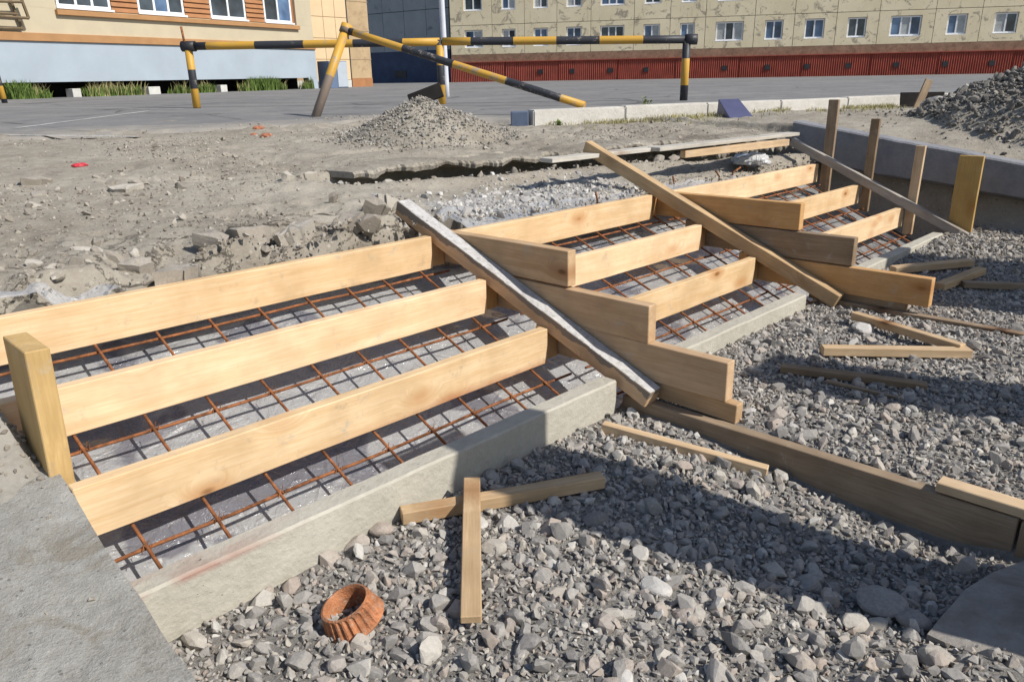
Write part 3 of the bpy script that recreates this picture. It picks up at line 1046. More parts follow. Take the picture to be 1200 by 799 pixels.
# ------------------------------------------------------------------ rebar mesh
def tube(bm, pts, r, seg=6, closed_ends=True):
    rings = []
    n = len(pts)
    for i, p in enumerate(pts):
        p = Vector(p)
        a = Vector(pts[max(0, i - 1)]); b = Vector(pts[min(n - 1, i + 1)])
        d = (b - a).normalized()
        s = d.cross(Vector((0.02, 0.03, 1)))
        if s.length < 0.05: s = d.cross(Vector((1, 0, 0)))
        s.normalize(); t = s.cross(d)
        rings.append([bm.verts.new(p + (s * math.cos(2 * math.pi * k / seg) + t * math.sin(2 * math.pi * k / seg)) * r) for k in range(seg)])
    for i in range(n - 1):
        for k in range(seg):
            bm.faces.new((rings[i][k], rings[i][(k + 1) % seg], rings[i + 1][(k + 1) % seg], rings[i + 1][k]))
    if closed_ends:
        bm.faces.new(rings[0][::-1]); bm.faces.new(rings[-1])


def mesh_plane(x, y):
    return 0.138 + 0.427 * (y + 0.351) - 0.0106 * x


def rebar(xa, xb, label, ya=-0.975, yb=0.075, x_first=None):
    root = empty('rebar_mesh', ((xa + xb) / 2, -0.45, mesh_plane((xa + xb) / 2, -0.45)))
    tag(root, label, 'rebar', 'rebar meshes of the stair')
    off = root.location

    def addbar(pts):
        bm = bmesh.new()
        tube(bm, [Vector(p) - off for p in pts], 0.0053, 6)
        link('bar', bm_mesh('bar', bm), M['rust'], root, smooth=True)
    for y in (-0.02, -0.205, -0.392, -0.578, -0.765, -0.93):
        pts = []
        n = 10
        dy = random.uniform(-.006, .006)
        for i in range(n + 1):
            x = xa + (xb - xa) * i / n
            pts.append((x, y + dy + random.uniform(-.003, .003), mesh_plane(x, y) + random.uniform(-.003, .003)))
        addbar(pts)
    x = x_first if x_first is not None else xa + 0.06
    while x < xb - 0.02:
        dx = random.uniform(-.012, .012)
        y1 = yb + random.uniform(-0.01, 0.06)
        pts = [(x + dx * (1 - 2 * i / 6), ya + (y1 - ya) * i / 6, mesh_plane(x, ya + (y1 - ya) * i / 6) + 0.0100 + random.uniform(-.0025, .0025)) for i in range(7)]
        addbar(pts)
        x += 0.196
    # wire ties
    bm = bmesh.new()
    xx = x_first if x_first is not None else xa + 0.06
    while xx < xb - 0.02:
        for y in (-0.392, -0.765):
            for q in range(2):
                c = Vector((xx, y, mesh_plane(xx, y) + 0.006)) - off
                s = 0.012
                sg = 1 if q else -1
                tube(bm, [c + Vector((-s, -sg * s, -0.006)), c + Vector((0, 0, 0.010)), c + Vector((s, sg * s, -0.006)), c + Vector((s * 1.4, sg * s, 0.012))], 0.0016, 4)
        xx += 0.196
    ob = link('wire_tie', bm_mesh('wire_tie', bm), M['rust'], root)
    ob['kind'] = 'stuff'


rebar(-2.5, -0.015, 'rusty rebar mesh under the risers of the left bay', x_first=-2.335)
rebar(0.075, 1.735, 'rusty rebar mesh under the risers of the middle bay', x_first=0.14, yb=0.10)
rebar(1.81, 4.05, 'rusty rebar mesh under the risers of the right bay', x_first=1.88, yb=0.13)
# bent stubs sticking up behind the top risers
def stub(u, v, z, dx, dy, dz, label):
    a = at(u, v, z); a.y = max(a.y, 0.07)
    bm = bmesh.new()
    tube(bm, [Vector((0, 0.01, -0.10)), Vector((0, 0, 0)), Vector((dx, dy, dz))], 0.0065, 6)
    o = link('rebar_stub', bm_mesh('rebar_stub', bm), M['rust'], smooth=True)
    o.location = a
    tag(o, label, 'rebar', 'rebar stubs behind the top risers')


for (u, v, z, dx, dy, dz, lab) in ((722, 237, 0.45, 0.045, 0.05, 0.035, 'rusty rebar stub poking up behind the middle top riser'),
                                    (790, 215, 0.44, 0.06, 0.05, 0.035, 'rusty rebar stub left of the right bay under the tan plank'),
                                    (843, 207, 0.43, 0.05, 0.06, 0.03, 'bent rebar stub above the middle of the right top riser'),
                                    (859, 202, 0.43, 0.07, -0.02, 0.03, 'rebar stub leaning right above the right top riser'),
                                    (876, 197, 0.43, 0.03, 0.07, 0.03, 'rebar stub nearest the white bag')):
    stub(u, v, z, dx, dy, dz, lab)

# ------------------------------------------------------------------ plastic film
def film_mat(name, col, alpha=1.0, rough=0.22, dusty=0.5, dark=None):
    t = NT(name)
    v = t.coords('Object')
    w = t.noise(v, 6.0, 5, 0.6, 1.6)
    w2 = t.noise(v, 24.0, 4, 0.65, 1.0)
    vo = t.voronoi(v, 7.0, 'DISTANCE_TO_EDGE')
    cre = t.ramp(vo.outputs['Distance'], [(0.0, (1, 1, 1)), (0.06, (0, 0, 0))])
    d = t.noise(v, 4.0, 7, 0.7, 0.5)
    f = t.ramp(d, [(0.42, (0, 0, 0)), (0.60, (1, 1, 1))])
    c = t.mix(f, col, tuple(min(1, a * 0.62 + 0.13) for a in col))
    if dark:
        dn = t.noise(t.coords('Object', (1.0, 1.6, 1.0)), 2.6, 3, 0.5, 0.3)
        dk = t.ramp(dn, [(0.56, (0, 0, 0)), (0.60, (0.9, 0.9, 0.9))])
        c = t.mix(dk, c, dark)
    t.bump(t.math('ADD', w, t.math('ADD', t.math('MULTIPLY', w2, 0.35), t.math('MULTIPLY', cre, 0.10))), 0.75, 0.035)
    r = t.math('MULTIPLY_ADD', f, dusty, rough)
    m = t.set(c, r, 0.55)
    t.p.inputs['Coat Weight'].default_value = 0.8
    t.p.inputs['Coat Roughness'].default_value = 0.07
    if alpha < 1:
        t.p.inputs['Alpha'].default_value = alpha
    return m


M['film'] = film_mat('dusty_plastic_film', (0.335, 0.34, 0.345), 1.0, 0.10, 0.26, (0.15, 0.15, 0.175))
M['film_clear'] = film_mat('clear_plastic_film', (0.55, 0.56, 0.58), 0.58, 0.16, 0.3)


def film_fn(X, Y):
    z = bed_z(X, Y) + 0.016
    z = z + 0.050 * fbm(X * 2.6, Y * 2.6, 3, 71) + 0.024 * ridge(X * 4.0 + Y * 2, Y * 5.0, 2, 72) * vnoise(X * 2, Y * 2, 73)
    z = z - 0.016
    return z


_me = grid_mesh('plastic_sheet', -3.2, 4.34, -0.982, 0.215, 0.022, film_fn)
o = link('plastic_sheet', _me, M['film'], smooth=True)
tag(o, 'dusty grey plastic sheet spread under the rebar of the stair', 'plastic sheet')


def back_film(name, x0, x1, y1, label, s, lift=0.004):
    nx = int((x1 - x0) / 0.02); ny = 16
    V = []; F = []
    for i in range(nx + 1):
        x_ = x0 + (x1 - x0) * i / nx
        yy = y1 * (0.55 + 0.75 * float(vnoise(np.array(x_ * 3.0), np.array(0.5), s)))
        for j in range(ny + 1):
            y_ = 0.047 + yy * j / ny
            z_ = float(upper_z(np.array(x_), np.array(max(y_, 0.06)))) + lift - 0.05 * max(0.0, 0.19 - y_) / 0.15 + 0.005 * float(ridge(np.array(x_ * 6), np.array(y_ * 8), 2, s + 1))
            V.append((x_, y_, z_))
    for i in range(nx):
        for j in range(ny):
            a = i * (ny + 1) + j
            F.append((a, a + ny + 1, a + ny + 2, a + 1))
    ob = link(name, mesh_np(name, V, F), M['film_clear'], smooth=True)
    return tag(ob, label, 'plastic film', 'clear plastic films behind the risers')


back_film('plastic_film', -2.3, -1.25, 0.075, 'crumpled clear plastic film behind the topmost riser of the left bay', 201)
back_film('plastic_film', 0.10, 1.72, 0.17, 'clear plastic film on pale rubble behind the middle bay', 202)
back_film('plastic_film', 1.85, 3.2, 0.10, 'clear plastic film behind the topmost riser of the right bay', 203)

# white crumpled bag
bm = bmesh.new()
bmesh.ops.create_icosphere(bm, subdivisions=4, radius=1.0)
for v in bm.verts:
    c = v.co.copy()
    k = 1 + 0.9 * float(ridge(np.array(c.x * 1.7 + c.z), np.array(c.y * 1.7 + c.z * .6), 3, 5)) - 0.5
    v.co = Vector((c.x * 0.13, c.y * 0.12, max(c.z, -0.3) * 0.055)) * k
M['bag'] = film_mat('white_plastic_bag', (0.58, 0.59, 0.60), 1.0, 0.4, 0.3)
o = link('plastic_bag', bm_mesh('plastic_bag', bm), M['bag'], smooth=True)
q = at(880, 193, 0.445)
o.location = (q.x, q.y, 0.47)
tag(o, 'crumpled white plastic bag below the long planks by the parapet', 'bag')

# ------------------------------------------------------------------ cheek slab, parapet, corner slab
def poly_prism(name, pts, depth, mat, sub=0.0, rough=0.0, seed=0):
    """closed top outline (x,y,z) with its underside 'depth' lower; top subdivided and roughened"""
    bm = bmesh.new()
    top = [bm.verts.new(p) for p in pts]
    f = bm.faces.new(top)
    if f.normal.z < 0: f.normal_flip()
    r = bmesh.ops.extrude_face_region(bm, geom=[f])
    vs = [g for g in r['geom'] if isinstance(g, bmesh.types.BMVert)]
    for v in vs: v.co.z += depth
    for v in vs: pass
    bmesh.ops.translate(bm, verts=bm.verts[:], vec=(0, 0, -depth))
    bmesh.ops.recalc_face_normals(bm, faces=bm.faces[:])
    if rough:
        bmesh.ops.triangulate(bm, faces=bm.faces[:])
        for _ in range(5):
            eds = [e for e in bm.edges if e.calc_length() > sub]
            if not eds: break
            bmesh.ops.subdivide_edges(bm, edges=eds, cuts=1)
            bmesh.ops.triangulate(bm, faces=bm.faces[:])
        for v in bm.verts:
            v.co.z += rough * float(fbm(np.array(v.co.x * 5), np.array(v.co.y * 5), 5, seed)) * 2
            v.co.x += rough * 0.35 * float(fbm(np.array(v.co.y * 8), np.array(v.co.z * 8), 4, seed + 1)) * 2
            v.co.y += rough * 0.35 * float(fbm(np.array(v.co.x * 8), np.array(v.co.z * 8), 4, seed + 2)) * 2
    return link(name, bm_mesh(name, bm), mat)


def sl(x, y):
    return 0.05 + 0.178 * (y + 1.4)


pts = [(-1.856, -0.30), (-1.858, -0.49), (-1.864, -0.70), (-1.876, -0.96), (-1.885, -1.38), (-1.915, -2.0), (-3.6, -2.0), (-3.6, -0.30), (-2.4, -0.30)]
o = poly_prism('cheek_slab', [(a, b, sl(a, b)) for a, b in pts], 0.40, M['cheek'], 0.022, 0.016, 3)
tag(o, 'rough grey concrete cheek slab along the left of the stair', 'concrete slab')


def heap(X, Y):
    return sl(X, Y) - 0.02 + 0.105 * sstep(-0.64, -0.40, Y + 0.10 * fbm(X * 5, Y * 5, 3, 8)) * sstep(-1.87, -1.92, X) + 0.05 * fbm(X * 10, Y * 10, 5, 5) * sstep(-0.72, -0.66, Y) 


o = link('mortar_heap', grid_mesh('mortar_heap', -2.7, -1.872, -0.72, -0.38, 0.012, heap), M['cheek_dirt'], smooth=True)
tag(o, 'lumpy heap of mortar and soil on the cheek slab behind the yellow post', 'heap')

# crumbs lying on the slab
x, y = jitter_grid(-2.7, -1.84, -2.0, -0.55, 0.022)
k = rng.uniform(0, 1, len(x)) < 0.05 + 0.5 * sstep(0.66, 0.86, vnoise(x * 5.0, y * 5.0, 15))
k &= x < -1.890 + 0.028 * (y + 0.8)
P = np.stack([x[k], y[k], sl(x[k], y[k])], -1)
P = P[in_view(P, 40)[0]]
S = np.clip(rng.lognormal(np.log(0.0048), 0.5, len(P)), 0.002, 0.016)
P[:, 2] += S * 0.3
scatter('slab_crumbs', P, S, M['clod'], CHIPS, 0.6)

# parapet at the right: top falls towards the viewer
bm = bmesh.new()
n = 40
rings = []
for i in range(n + 1):
    y = 0.40 - 3.9 * i / n
    zt = 0.713 + 0.142 * (y - 0.40)
    zb = 0.325 + 0.09 * (y + 0.354) + 0.05 * float(fbm(np.array(y * 2.2), np.array(0.1), 4, 6)) * 2
    jx = 0.006 * float(fbm(np.array(y * 3), np.array(2.2), 3, 7))
    jz = 0.010 * float(fbm(np.array(y * 9), np.array(4.2), 3, 7))
    rings.append([bm.verts.new(p) for p in ((4.37 + jx, y, zb), (4.35 + jx, y, (zt + zb) / 2), (4.35 + jx, y, zt - 0.012 + jz), (4.362 + jx, y, zt + jz), (4.53 - jx, y, zt + jz), (4.55, y, zt - 0.02), (4.55, y, zb - 0.05))])
for i in range(n):
    for k in range(7):
        bm.faces.new((rings[i][k], rings[i + 1][k], rings[i + 1][(k + 1) % 7], rings[i][(k + 1) % 7]))
bm.faces.new(rings[0]); bm.faces.new(rings[-1][::-1])
bmesh.ops.recalc_face_normals(bm, faces=bm.faces[:])
o = link('concrete_parapet', bm_mesh('concrete_parapet', bm), M['parapet'])
tag(o, 'grey concrete parapet undermined along the right of the stair', 'wall')

c = [at(1131, 690, -0.095), at(1110, 715, -0.095), at(1086, 742, -0.095), at(1105, 752, -0.098), at(1200, 796, -0.10), at(1300, 800, -0.10), at(1330, 690, -0.095), at(1200, 655, -0.095), at(1165, 668, -0.095)]
o = poly_prism('corner_slab', [tuple(p) for p in c], 0.10, M['slab'], 0.05, 0.006, 9)
tag(o, 'dark flat concrete slab in the lower right corner of the gravel', 'concrete slab')

# ------------------------------------------------------------------ cast ring
def ring_mesh():
    bm = bmesh.new()
    n = 96
    prof = [(0.044, -0.028), (0.046, 0.022), (0.049, 0.027), (0.054, 0.025), (0.056, 0.018), (0.065, -0.020), (0.069, -0.027), (0.066, -0.032), (0.046, -0.032)]
    rings = []
    for i in range(n):
        a = 2 * math.pi * i / n
        fl = 1.0 if (i % 4) < 2 else 0.0
        rr = []
        for j, (r, z) in enumerate(prof):
            r2 = r
            if j in (4, 5): r2 = r - 0.0045 * (1 - fl)
            rr.append(bm.verts.new((r2 * math.cos(a), r2 * math.sin(a), z)))
        rings.append(rr)
    m = len(prof)
    for i in range(n):
        for k in range(m):
            bm.faces.new((rings[i][k], rings[(i + 1) % n][k], rings[(i + 1) % n][(k + 1) % m], rings[i][(k + 1) % m]))
    bmesh.ops.recalc_face_normals(bm, faces=bm.faces[:])
    return bm_mesh('cast_ring', bm)


o = link('cast_ring', ring_mesh(), M['terracotta'], smooth=False)
q = at(410, 722, -0.075)
o.location = (q.x, q.y, -0.058)
_ax = (Vector((0, 0, 1)) - Vector((RIGHT.x, RIGHT.y, 0)) * 0.34 - Vector((FWD.x, FWD.y, 0)) * 0.10).normalized()
o.rotation_euler = _ax.to_track_quat('Z', 'X').to_euler()
o.scale = (1.12, 1.12, 1.02)
tag(o, 'orange brown fluted ring lying on the gravel', 'ring')

# ------------------------------------------------------------------ rubble on the upper soil
def cam_depth_ok(x, y, zf_, m=240):
    P_ = np.stack([x, y, zf_(x, y)], -1)
    v, d = in_view(P_, m)
    return P_[v], d[v]


# pale rubble bank behind the middle bay
x, y = jitter_grid(0.15, 2.1, 0.07, 1.0, 0.026)
w = np.exp(-((y - 0.30 - 0.10 * x) / 0.30) ** 2)
k = rng.uniform(0, 1, len(x)) < 0.80 * w * sstep(0.05, 0.35, x) * (1 - sstep(1.75, 2.1, x))
P, d = cam_depth_ok(x[k], y[k], upper_z)
S = np.clip(rng.lognormal(np.log(0.013), 0.5, len(P)), 0.005, 0.045)
P[:, 2] -= S * 0.10
scatter('pale_rubble', P, S, M['pale_stone'], ROCKS, 0.7)
# crumbs on the dirt
x, y = jitter_grid(-4.0, 4.5, 0.06, 5.5, 0.034)
den = sstep(0.45, 0.75, vnoise(x * 1.4, y * 1.4, 81)) * 0.75 + 0.10
den = den + 0.5 * np.exp(-np.clip(y - 0.1, 0, None) / 0.35)
den = den + 0.5 * np.exp(-np.abs(y - ledge_y(x)) / 0.12) * (x > 0.3)
k = rng.uniform(0, 1, len(x)) < den * 0.75
P, d = cam_depth_ok(x[k], y[k], upper_sheet)
S = np.clip(rng.lognormal(np.log(0.0075), 0.5, len(P)), 0.003, 0.030)
P[:, 2] += S * 0.25
scatter('soil_crumbs', P, S, M['clod'], CHIPS, 0.7)
# clods and torn crust pieces near the left riser and in the rough patches
x, y = jitter_grid(-3.6, 0.4, 0.19, 3.6, 0.055)
den = 0.75 * np.exp(-((y - 0.34) / 0.16) ** 2) * sstep(0.40, 0.62, vnoise(x * 2.1, y * 2.1, 33)) + 0.22 * sstep(0.62, 0.8, vnoise(x * 1.2, y * 1.2, 34))
k = rng.uniform(0, 1, len(x)) < den
P, d = cam_depth_ok(x[k], y[k], upper_sheet)
S = np.clip(rng.lognormal(np.log(0.026), 0.45, len(P)), 0.010, 0.080)
P[:, 2] -= S * 0.25
scatter('soil_clods', P, S, M['clod'], BOULDERS, 0.5)
# left pile
x, y = jitter_grid(0.9, 3.0, 1.5, 3.5, 0.022)
dd = np.hypot(x - 1.93, y - 2.50) / 0.66
k = rng.uniform(0, 1, len(x)) < np.clip(1.4 - dd, 0, 1)
P, d = cam_depth_ok(x[k], y[k], upper_sheet)
S = np.clip(rng.lognormal(np.log(0.0105), 0.38, len(P)), 0.005, 0.035)
P[:, 2] += S * 0.4
scatter('gravel_pile_stones', P, S, M['pile_stone'], ROCKS, 0.8)
# right pile
x, y = jitter_grid(4.56, 9.0, -3.4, 1.6, 0.034)
dd = np.hypot(x - 6.38, y + 1.55) / 1.55
ph = pile(x, y, 6.38, -1.55, 1.55, 0.70, 4)
k = (rng.uniform(0, 1, len(x)) < 0.95) & (ph > 0.012)
P, d = cam_depth_ok(x[k], y[k], upper_sheet)
S = np.clip(rng.lognormal(np.log(0.016), 0.5, len(P)), 0.007, 0.07)
P[:, 2] += S * 0.45
scatter('rubble_pile_stones', P, S, M['dark_stone'], ROCKS, 0.9)
x, y = jitter_grid(4.56, 8.2, -3.0, 1.3, 0.030)
dd = np.hypot(x - 6.38, y + 1.55) / 1.55
ph = pile(x, y, 6.38, -1.55, 1.55, 0.70, 4)
k = rng.uniform(0, 1, len(x)) < np.where(ph > 0.003, 0.6, 0.12 * np.clip(1.5 - dd, 0, 1))
P, d = cam_depth_ok(x[k], y[k], upper_sheet)
S = np.clip(rng.lognormal(np.log(0.014), 0.4, len(P)), 0.006, 0.03)
P[:, 2] += S * 0.4
scatter('rubble_pile_chips', P, S, M['dark_stone'], CHIPS, 0.9)
# rubble along the broken ledge: pale
x, y = jitter_grid(0.3, 4.4, 0.2, 1.9, 0.030)
w = np.exp(-((y - ledge_y(x) - 0.10) / 0.10) ** 2)
k = rng.uniform(0, 1, len(x)) < 0.55 * w
P, d = cam_depth_ok(x[k], y[k], upper_sheet)
S = np.clip(rng.lognormal(np.log(0.015), 0.45, len(P)), 0.005, 0.045)
P[:, 2] += S * 0.4
scatter('ledge_rubble', P, S, M['pale_stone'], ROCKS, 0.8)
# broken pieces of the crust lying along its edge
x, y = jitter_grid(0.35, 4.3, 0.1, 1.7, 0.06)
dl = y - ledge_y(x)
k = rng.uniform(0, 1, len(x)) < 0.5 * np.exp(-((dl + 0.06) / 0.07) ** 2) + 0.18 * np.exp(-((dl - 0.12) / 0.10) ** 2)
P, d = cam_depth_ok(x[k], y[k], upper_sheet)
P[:, 2] = np.maximum(P[:, 2], 0.50)
S = np.clip(rng.lognormal(np.log(0.024), 0.45, len(P)), 0.010, 0.065)
scatter('crust_rubble', P, S, M['clod'], BOULDERS, 0.6)
# stones under the parapet foot
x, y = jitter_grid(3.0, 4.4, -2.0, -1.02, 0.030)
k = rng.uniform(0, 1, len(x)) < 0.5
P, d = cam_depth_ok(x[k], y[k], gravel_z)
S = np.clip(rng.lognormal(np.log(0.014), 0.4, len(P)), 0.006, 0.035)
P[:, 2] += S * 0.4
scatter('parapet_gravel', P, S, M['clod'], ROCKS, 0.7)
# mortar lumps on the far end of the cheek slab
x, y = jitter_grid(-2.5, -1.85, -0.70, -0.38, 0.018)
k = rng.uniform(0, 1, len(x)) < 0.6 * sstep(-0.72, -0.42, y)
P, d = cam_depth_ok(x[k], y[k], heap)
S = np.clip(rng.lognormal(np.log(0.009), 0.4, len(P)), 0.004, 0.022)
scatter('mortar_crumbs', P, S, M['clod'], ROCKS, 0.7)

# broken plates of clay behind the left riser and on the dirt
def clay_plate(cx, cy, r, th, tilt, seed, label, rv):
    r_ = np.random.default_rng(seed)
    n = 9
    an = np.sort(r_.uniform(0, 2 * np.pi, n))
    rad = r * r_.uniform(0.65, 1.1, n)
    bm = bmesh.new()
    top = [bm.verts.new((rad[i] * math.cos(an[i]), 0.72 * rad[i] * math.sin(an[i]), th / 2 + r_.uniform(-.006, .006))) for i in range(n)]
    bot = [bm.verts.new((v.co.x * r_.uniform(.82, 1.0), v.co.y * r_.uniform(.82, 1.0), -th / 2 + r_.uniform(-.01, .01))) for v in top]
    ct = bm.verts.new((0, 0, th / 2 + 0.012)); cb = bm.verts.new((0, 0, -th / 2))
    for i in range(n):
        j = (i + 1) % n
        bm.faces.new((top[i], top[j], ct)); bm.faces.new((bot[j], bot[i], cb)); bm.faces.new((top[i], bot[i], bot[j], top[j]))
    bmesh.ops.subdivide_edges(bm, edges=bm.edges[:], cuts=2, use_grid_fill=True)
    for v in bm.verts:
        v.co.z += 0.018 * float(fbm(np.array(v.co.x * 14 + seed), np.array(v.co.y * 14), 4, 3)) * 2
        v.co.x += 0.010 * float(fbm(np.array(v.co.z * 20 + seed), np.array(v.co.y * 18), 3, 4)) * 2
    bmesh.ops.recalc_face_normals(bm, faces=bm.faces[:])
    me = bm_mesh('clay_lump', bm)
    a = me.attributes.new('rnd', 'FLOAT', 'POINT'); a.data.foreach_set('value', [rv] * len(me.vertices))
    ob = link('clay_lump', me, M['clod'])
    z = float(upper_z(np.array(cx), np.array(cy)))
    ob.location = (cx, cy, z + th * 0.18)
    ob.rotation_euler = (tilt[0], tilt[1], r_.uniform(-.6, .6))
    return tag(ob, label, 'dirt lump', 'broken lumps of dried soil')


for i, (u, v, z, r, th, tl, lab, rv) in enumerate((
        (118, 308, 0.47, 0.10, 0.030, (0.1, 0.2), 'pale flat lump of dried soil left of the clay shelf', 1.0),
        (160, 318, 0.47, 0.07, 0.045, (0.2, -.1), 'small grey lump behind the left riser', 0.6),
        (205, 322, 0.47, 0.13, 0.050, (-.15, .1), 'wide cracked lump rising over the left riser', 0.45),
        (255, 300, 0.47, 0.09, 0.050, (.1, .2), 'cracked lump above the knot of the left riser', 0.5),
        (292, 288, 0.48, 0.13, 0.070, (-.25, .1), 'big tilted lump of cracked clay behind the left bay', 0.6),
        (345, 280, 0.48, 0.14, 0.080, (-.2, -.1), 'biggest pinkish lump of clay behind the left bay', 0.75),
        (380, 262, 0.49, 0.10, 0.050, (-.1, .2), 'flat pale crust above the biggest clay lump', 0.95),
        (408, 272, 0.48, 0.11, 0.070, (.15, -.3), 'smooth sloping lump near the crusted plank', 0.5),
        (440, 262, 0.48, 0.08, 0.070, (.3, .3), 'dark grey lump just left of the crusted plank', 0.2),
        (455, 250, 0.49, 0.09, 0.060, (-.2, .3), 'whitish lump behind the end of the crusted plank', 1.0),
        (152, 226, 0.58, 0.11, 0.035, (.05, .0), 'pale flat slab of soil out on the dirt field', 1.0),
        (335, 212, 0.58, 0.06, 0.05, (.0, .2), 'round beige lump in the middle of the dirt field', 0.9),
        (362, 210, 0.58, 0.05, 0.05, (.1, .0), 'beige lump right beside the round one', 0.8),
        (392, 232, 0.56, 0.035, 0.05, (.1, .0), 'small dark clod in the dirt field', 0.0),
        (40, 222, 0.60, 0.10, 0.045, (.1, .1), 'grey clod at the far left of the dirt field', 0.4))):
    q = at(u, v, z)
    clay_plate(q.x, q.y, r, th, tl, 300 + i, lab, rv)

# grey trench boards on the ledge
def zu(p, up=0.0):
    return float(upper_sheet(np.array(p.x), np.array(p.y))) + up


def long_board(u0, v0, u1, v1, z0, z1, w, t, mat, label):
    board('trench_board', at(u0, v0, z0), at(u1, v1, z1), t, w, M[mat], label=label, group='boards along the trench edge')


long_board(640, 188, 775, 173, 0.640, 0.640, 0.11, 0.026, 'pale_grey_wood', 'left grey board along the trench edge')
long_board(766, 175, 930, 157, 0.645, 0.645, 0.11, 0.026, 'pale_grey_wood', 'right grey board along the trench edge reaching the parapet')
long_board(800, 181, 922, 167, 0.590, 0.600, 0.05, 0.05, 'lath', 'brown timber tucked under the right trench board')
long_board(434, 199, 560, 189, 0.565, 0.575, 0.05, 0.014, 'grey_wood', 'thin grey strip at the left end of the trench edge')

# broken asphalt crust that overhangs the hollow
def crust():
    bm = bmesh.new()
    n = 420
    rings = []
    for i in range(n + 1):
        x_ = 0.42 + 3.85 * i / n
        X_ = np.array(x_)
        yl = float(ledge_y(X_)) - 0.045 + 0.13 * float(fbm(np.array(x_ * 4.5), np.array(0.4), 3, 66)) + 0.10 * (round(float(vnoise(np.array(x_ * 9.0), np.array(0.9), 65)) * 4) / 4 - 0.5) + 0.035 * float(fbm(np.array(x_ * 40), np.array(0.4), 3, 64))
        th = 0.022 + 0.030 * float(vnoise(np.array(x_ * 11), np.array(2.0), 67))
        rr = []
        zt = float(upper_z(X_, np.array(float(ledge_y(X_)) + 0.45)))
        for (dy, dz) in ((0.0, -th), (-0.006, -th * .4), (0.012, 0.002), (0.10, 0.010), (0.30, 0.006), (0.46, -0.015), (0.46, -th - .02)):
            rr.append(bm.verts.new((x_ + 0.01 * float(fbm(np.array(x_ * 30), np.array(dy * 9), 2, 5)), yl + dy, zt + dz + 0.030 * float(fbm(np.array(x_ * 9), np.array(dy * 9), 4, 68)))))
        rings.append(rr)
    for i in range(n):
        for k in range(7):
            bm.faces.new((rings[i][k], rings[i + 1][k], rings[i + 1][(k + 1) % 7], rings[i][(k + 1) % 7]))
    bm.faces.new(rings[0]); bm.faces.new(rings[-1][::-1])
    bmesh.ops.recalc_face_normals(bm, faces=bm.faces[:])
    return bm_mesh('broken_crust', bm)


o = link('broken_crust', crust(), M['dirt']); tag(o, kind='structure')
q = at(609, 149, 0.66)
o = box_part('blue_block', -0.085, 0.085, -0.06, 0.06, -0.05, 0.145, simple('dark_blue_grey', (0.10, 0.13, 0.20), 0.6, 0.3, 0.15), None, 0.008)  # plain dark blue grey box at the kerb's end face
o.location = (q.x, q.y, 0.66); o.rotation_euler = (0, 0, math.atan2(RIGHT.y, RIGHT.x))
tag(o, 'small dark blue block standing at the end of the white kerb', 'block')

# ------------------------------------------------------------------ kerb stones
kl = 1.05
for i in range(7):
    a = K0 + KD * (i * kl)
    ang = math.atan2(KD.y, KD.x)
    bm = bmesh.new()
    bx(bm, 0.002, kl - 0.002, 0, 0.16, 0.0, 0.30)
    bmesh.ops.bevel(bm, geom=bm.edges[:], offset=0.012, segments=2, affect='EDGES')
    o = link('kerb_stone', bm_mesh('kerb_stone', bm), M['kerb'])
    o.location = (a.x, a.y, 0.515 + random.uniform(-.006, .006))
    o.rotation_euler = (0, 0, ang + random.uniform(-.006, .006))
    tag(o, ['end kerb stone with a shaded end face by the gravel pile', 'second kerb stone from the gravel pile', 'kerb stone behind the weed', 'kerb stone left of the blue sloped board',
            'kerb stone behind the blue sloped board', 'kerb stone right of the blue sloped board', 'last kerb stone before the dark board'][i], 'kerb', 'white kerb stones along the road')

# dark and blue panels
def panel(name, base_u, base_v, z, w, h, t, rz, lean, mat, label):
    bm = bmesh.new()
    bx(bm, -w / 2, w / 2, -t / 2, t / 2, 0, h)
    bmesh.ops.bevel(bm, geom=bm.edges[:], offset=0.004, segments=1, affect='EDGES')
    o = link(name, bm_mesh(name, bm), mat)
    q = at(base_u, base_v, z)
    o.location = (q.x, q.y, z)
    o.rotation_euler = (lean, 0, rz)
    return tag(o, label, 'panel')


M['black_board'] = simple('black_board', (0.022, 0.019, 0.019), 0.85, 0.15, 0.3, 5.0)
M['blue_panel'] = simple('slate_blue_panel', (0.085, 0.09, 0.17), 0.35, 0.5, 0.1, 5.0)
view_rz = math.atan2(RIGHT.y, RIGHT.x)


def block_prism(name, pts2, depth_vec, mat, label, cat):
    bm = bmesh.new()
    a = [bm.verts.new(p) for p in pts2]
    b = [bm.verts.new(Vector(p) + depth_vec) for p in pts2]
    n = len(a)
    bm.faces.new(a); bm.faces.new(b[::-1])
    for i in range(n):
        bm.faces.new((a[i], b[i], b[(i + 1) % n], a[(i + 1) % n]))
    bmesh.ops.recalc_face_normals(bm, faces=bm.faces[:])
    me = bm_mesh(name, bm)
    return tag(link(name, me, mat), label, cat)


# dark board stuck in the left pile
pb = far(500, 6.75, 0.90)
o = panel('dark_board', 500, 121, 0.9, 0.31, 0.13, 0.025, view_rz, -0.25, M['black_board'], 'dark board stuck in the top of the gravel pile')
o.location = (pb.x, pb.y, 0.915)
o.rotation_euler = (-0.35, -0.33, view_rz)
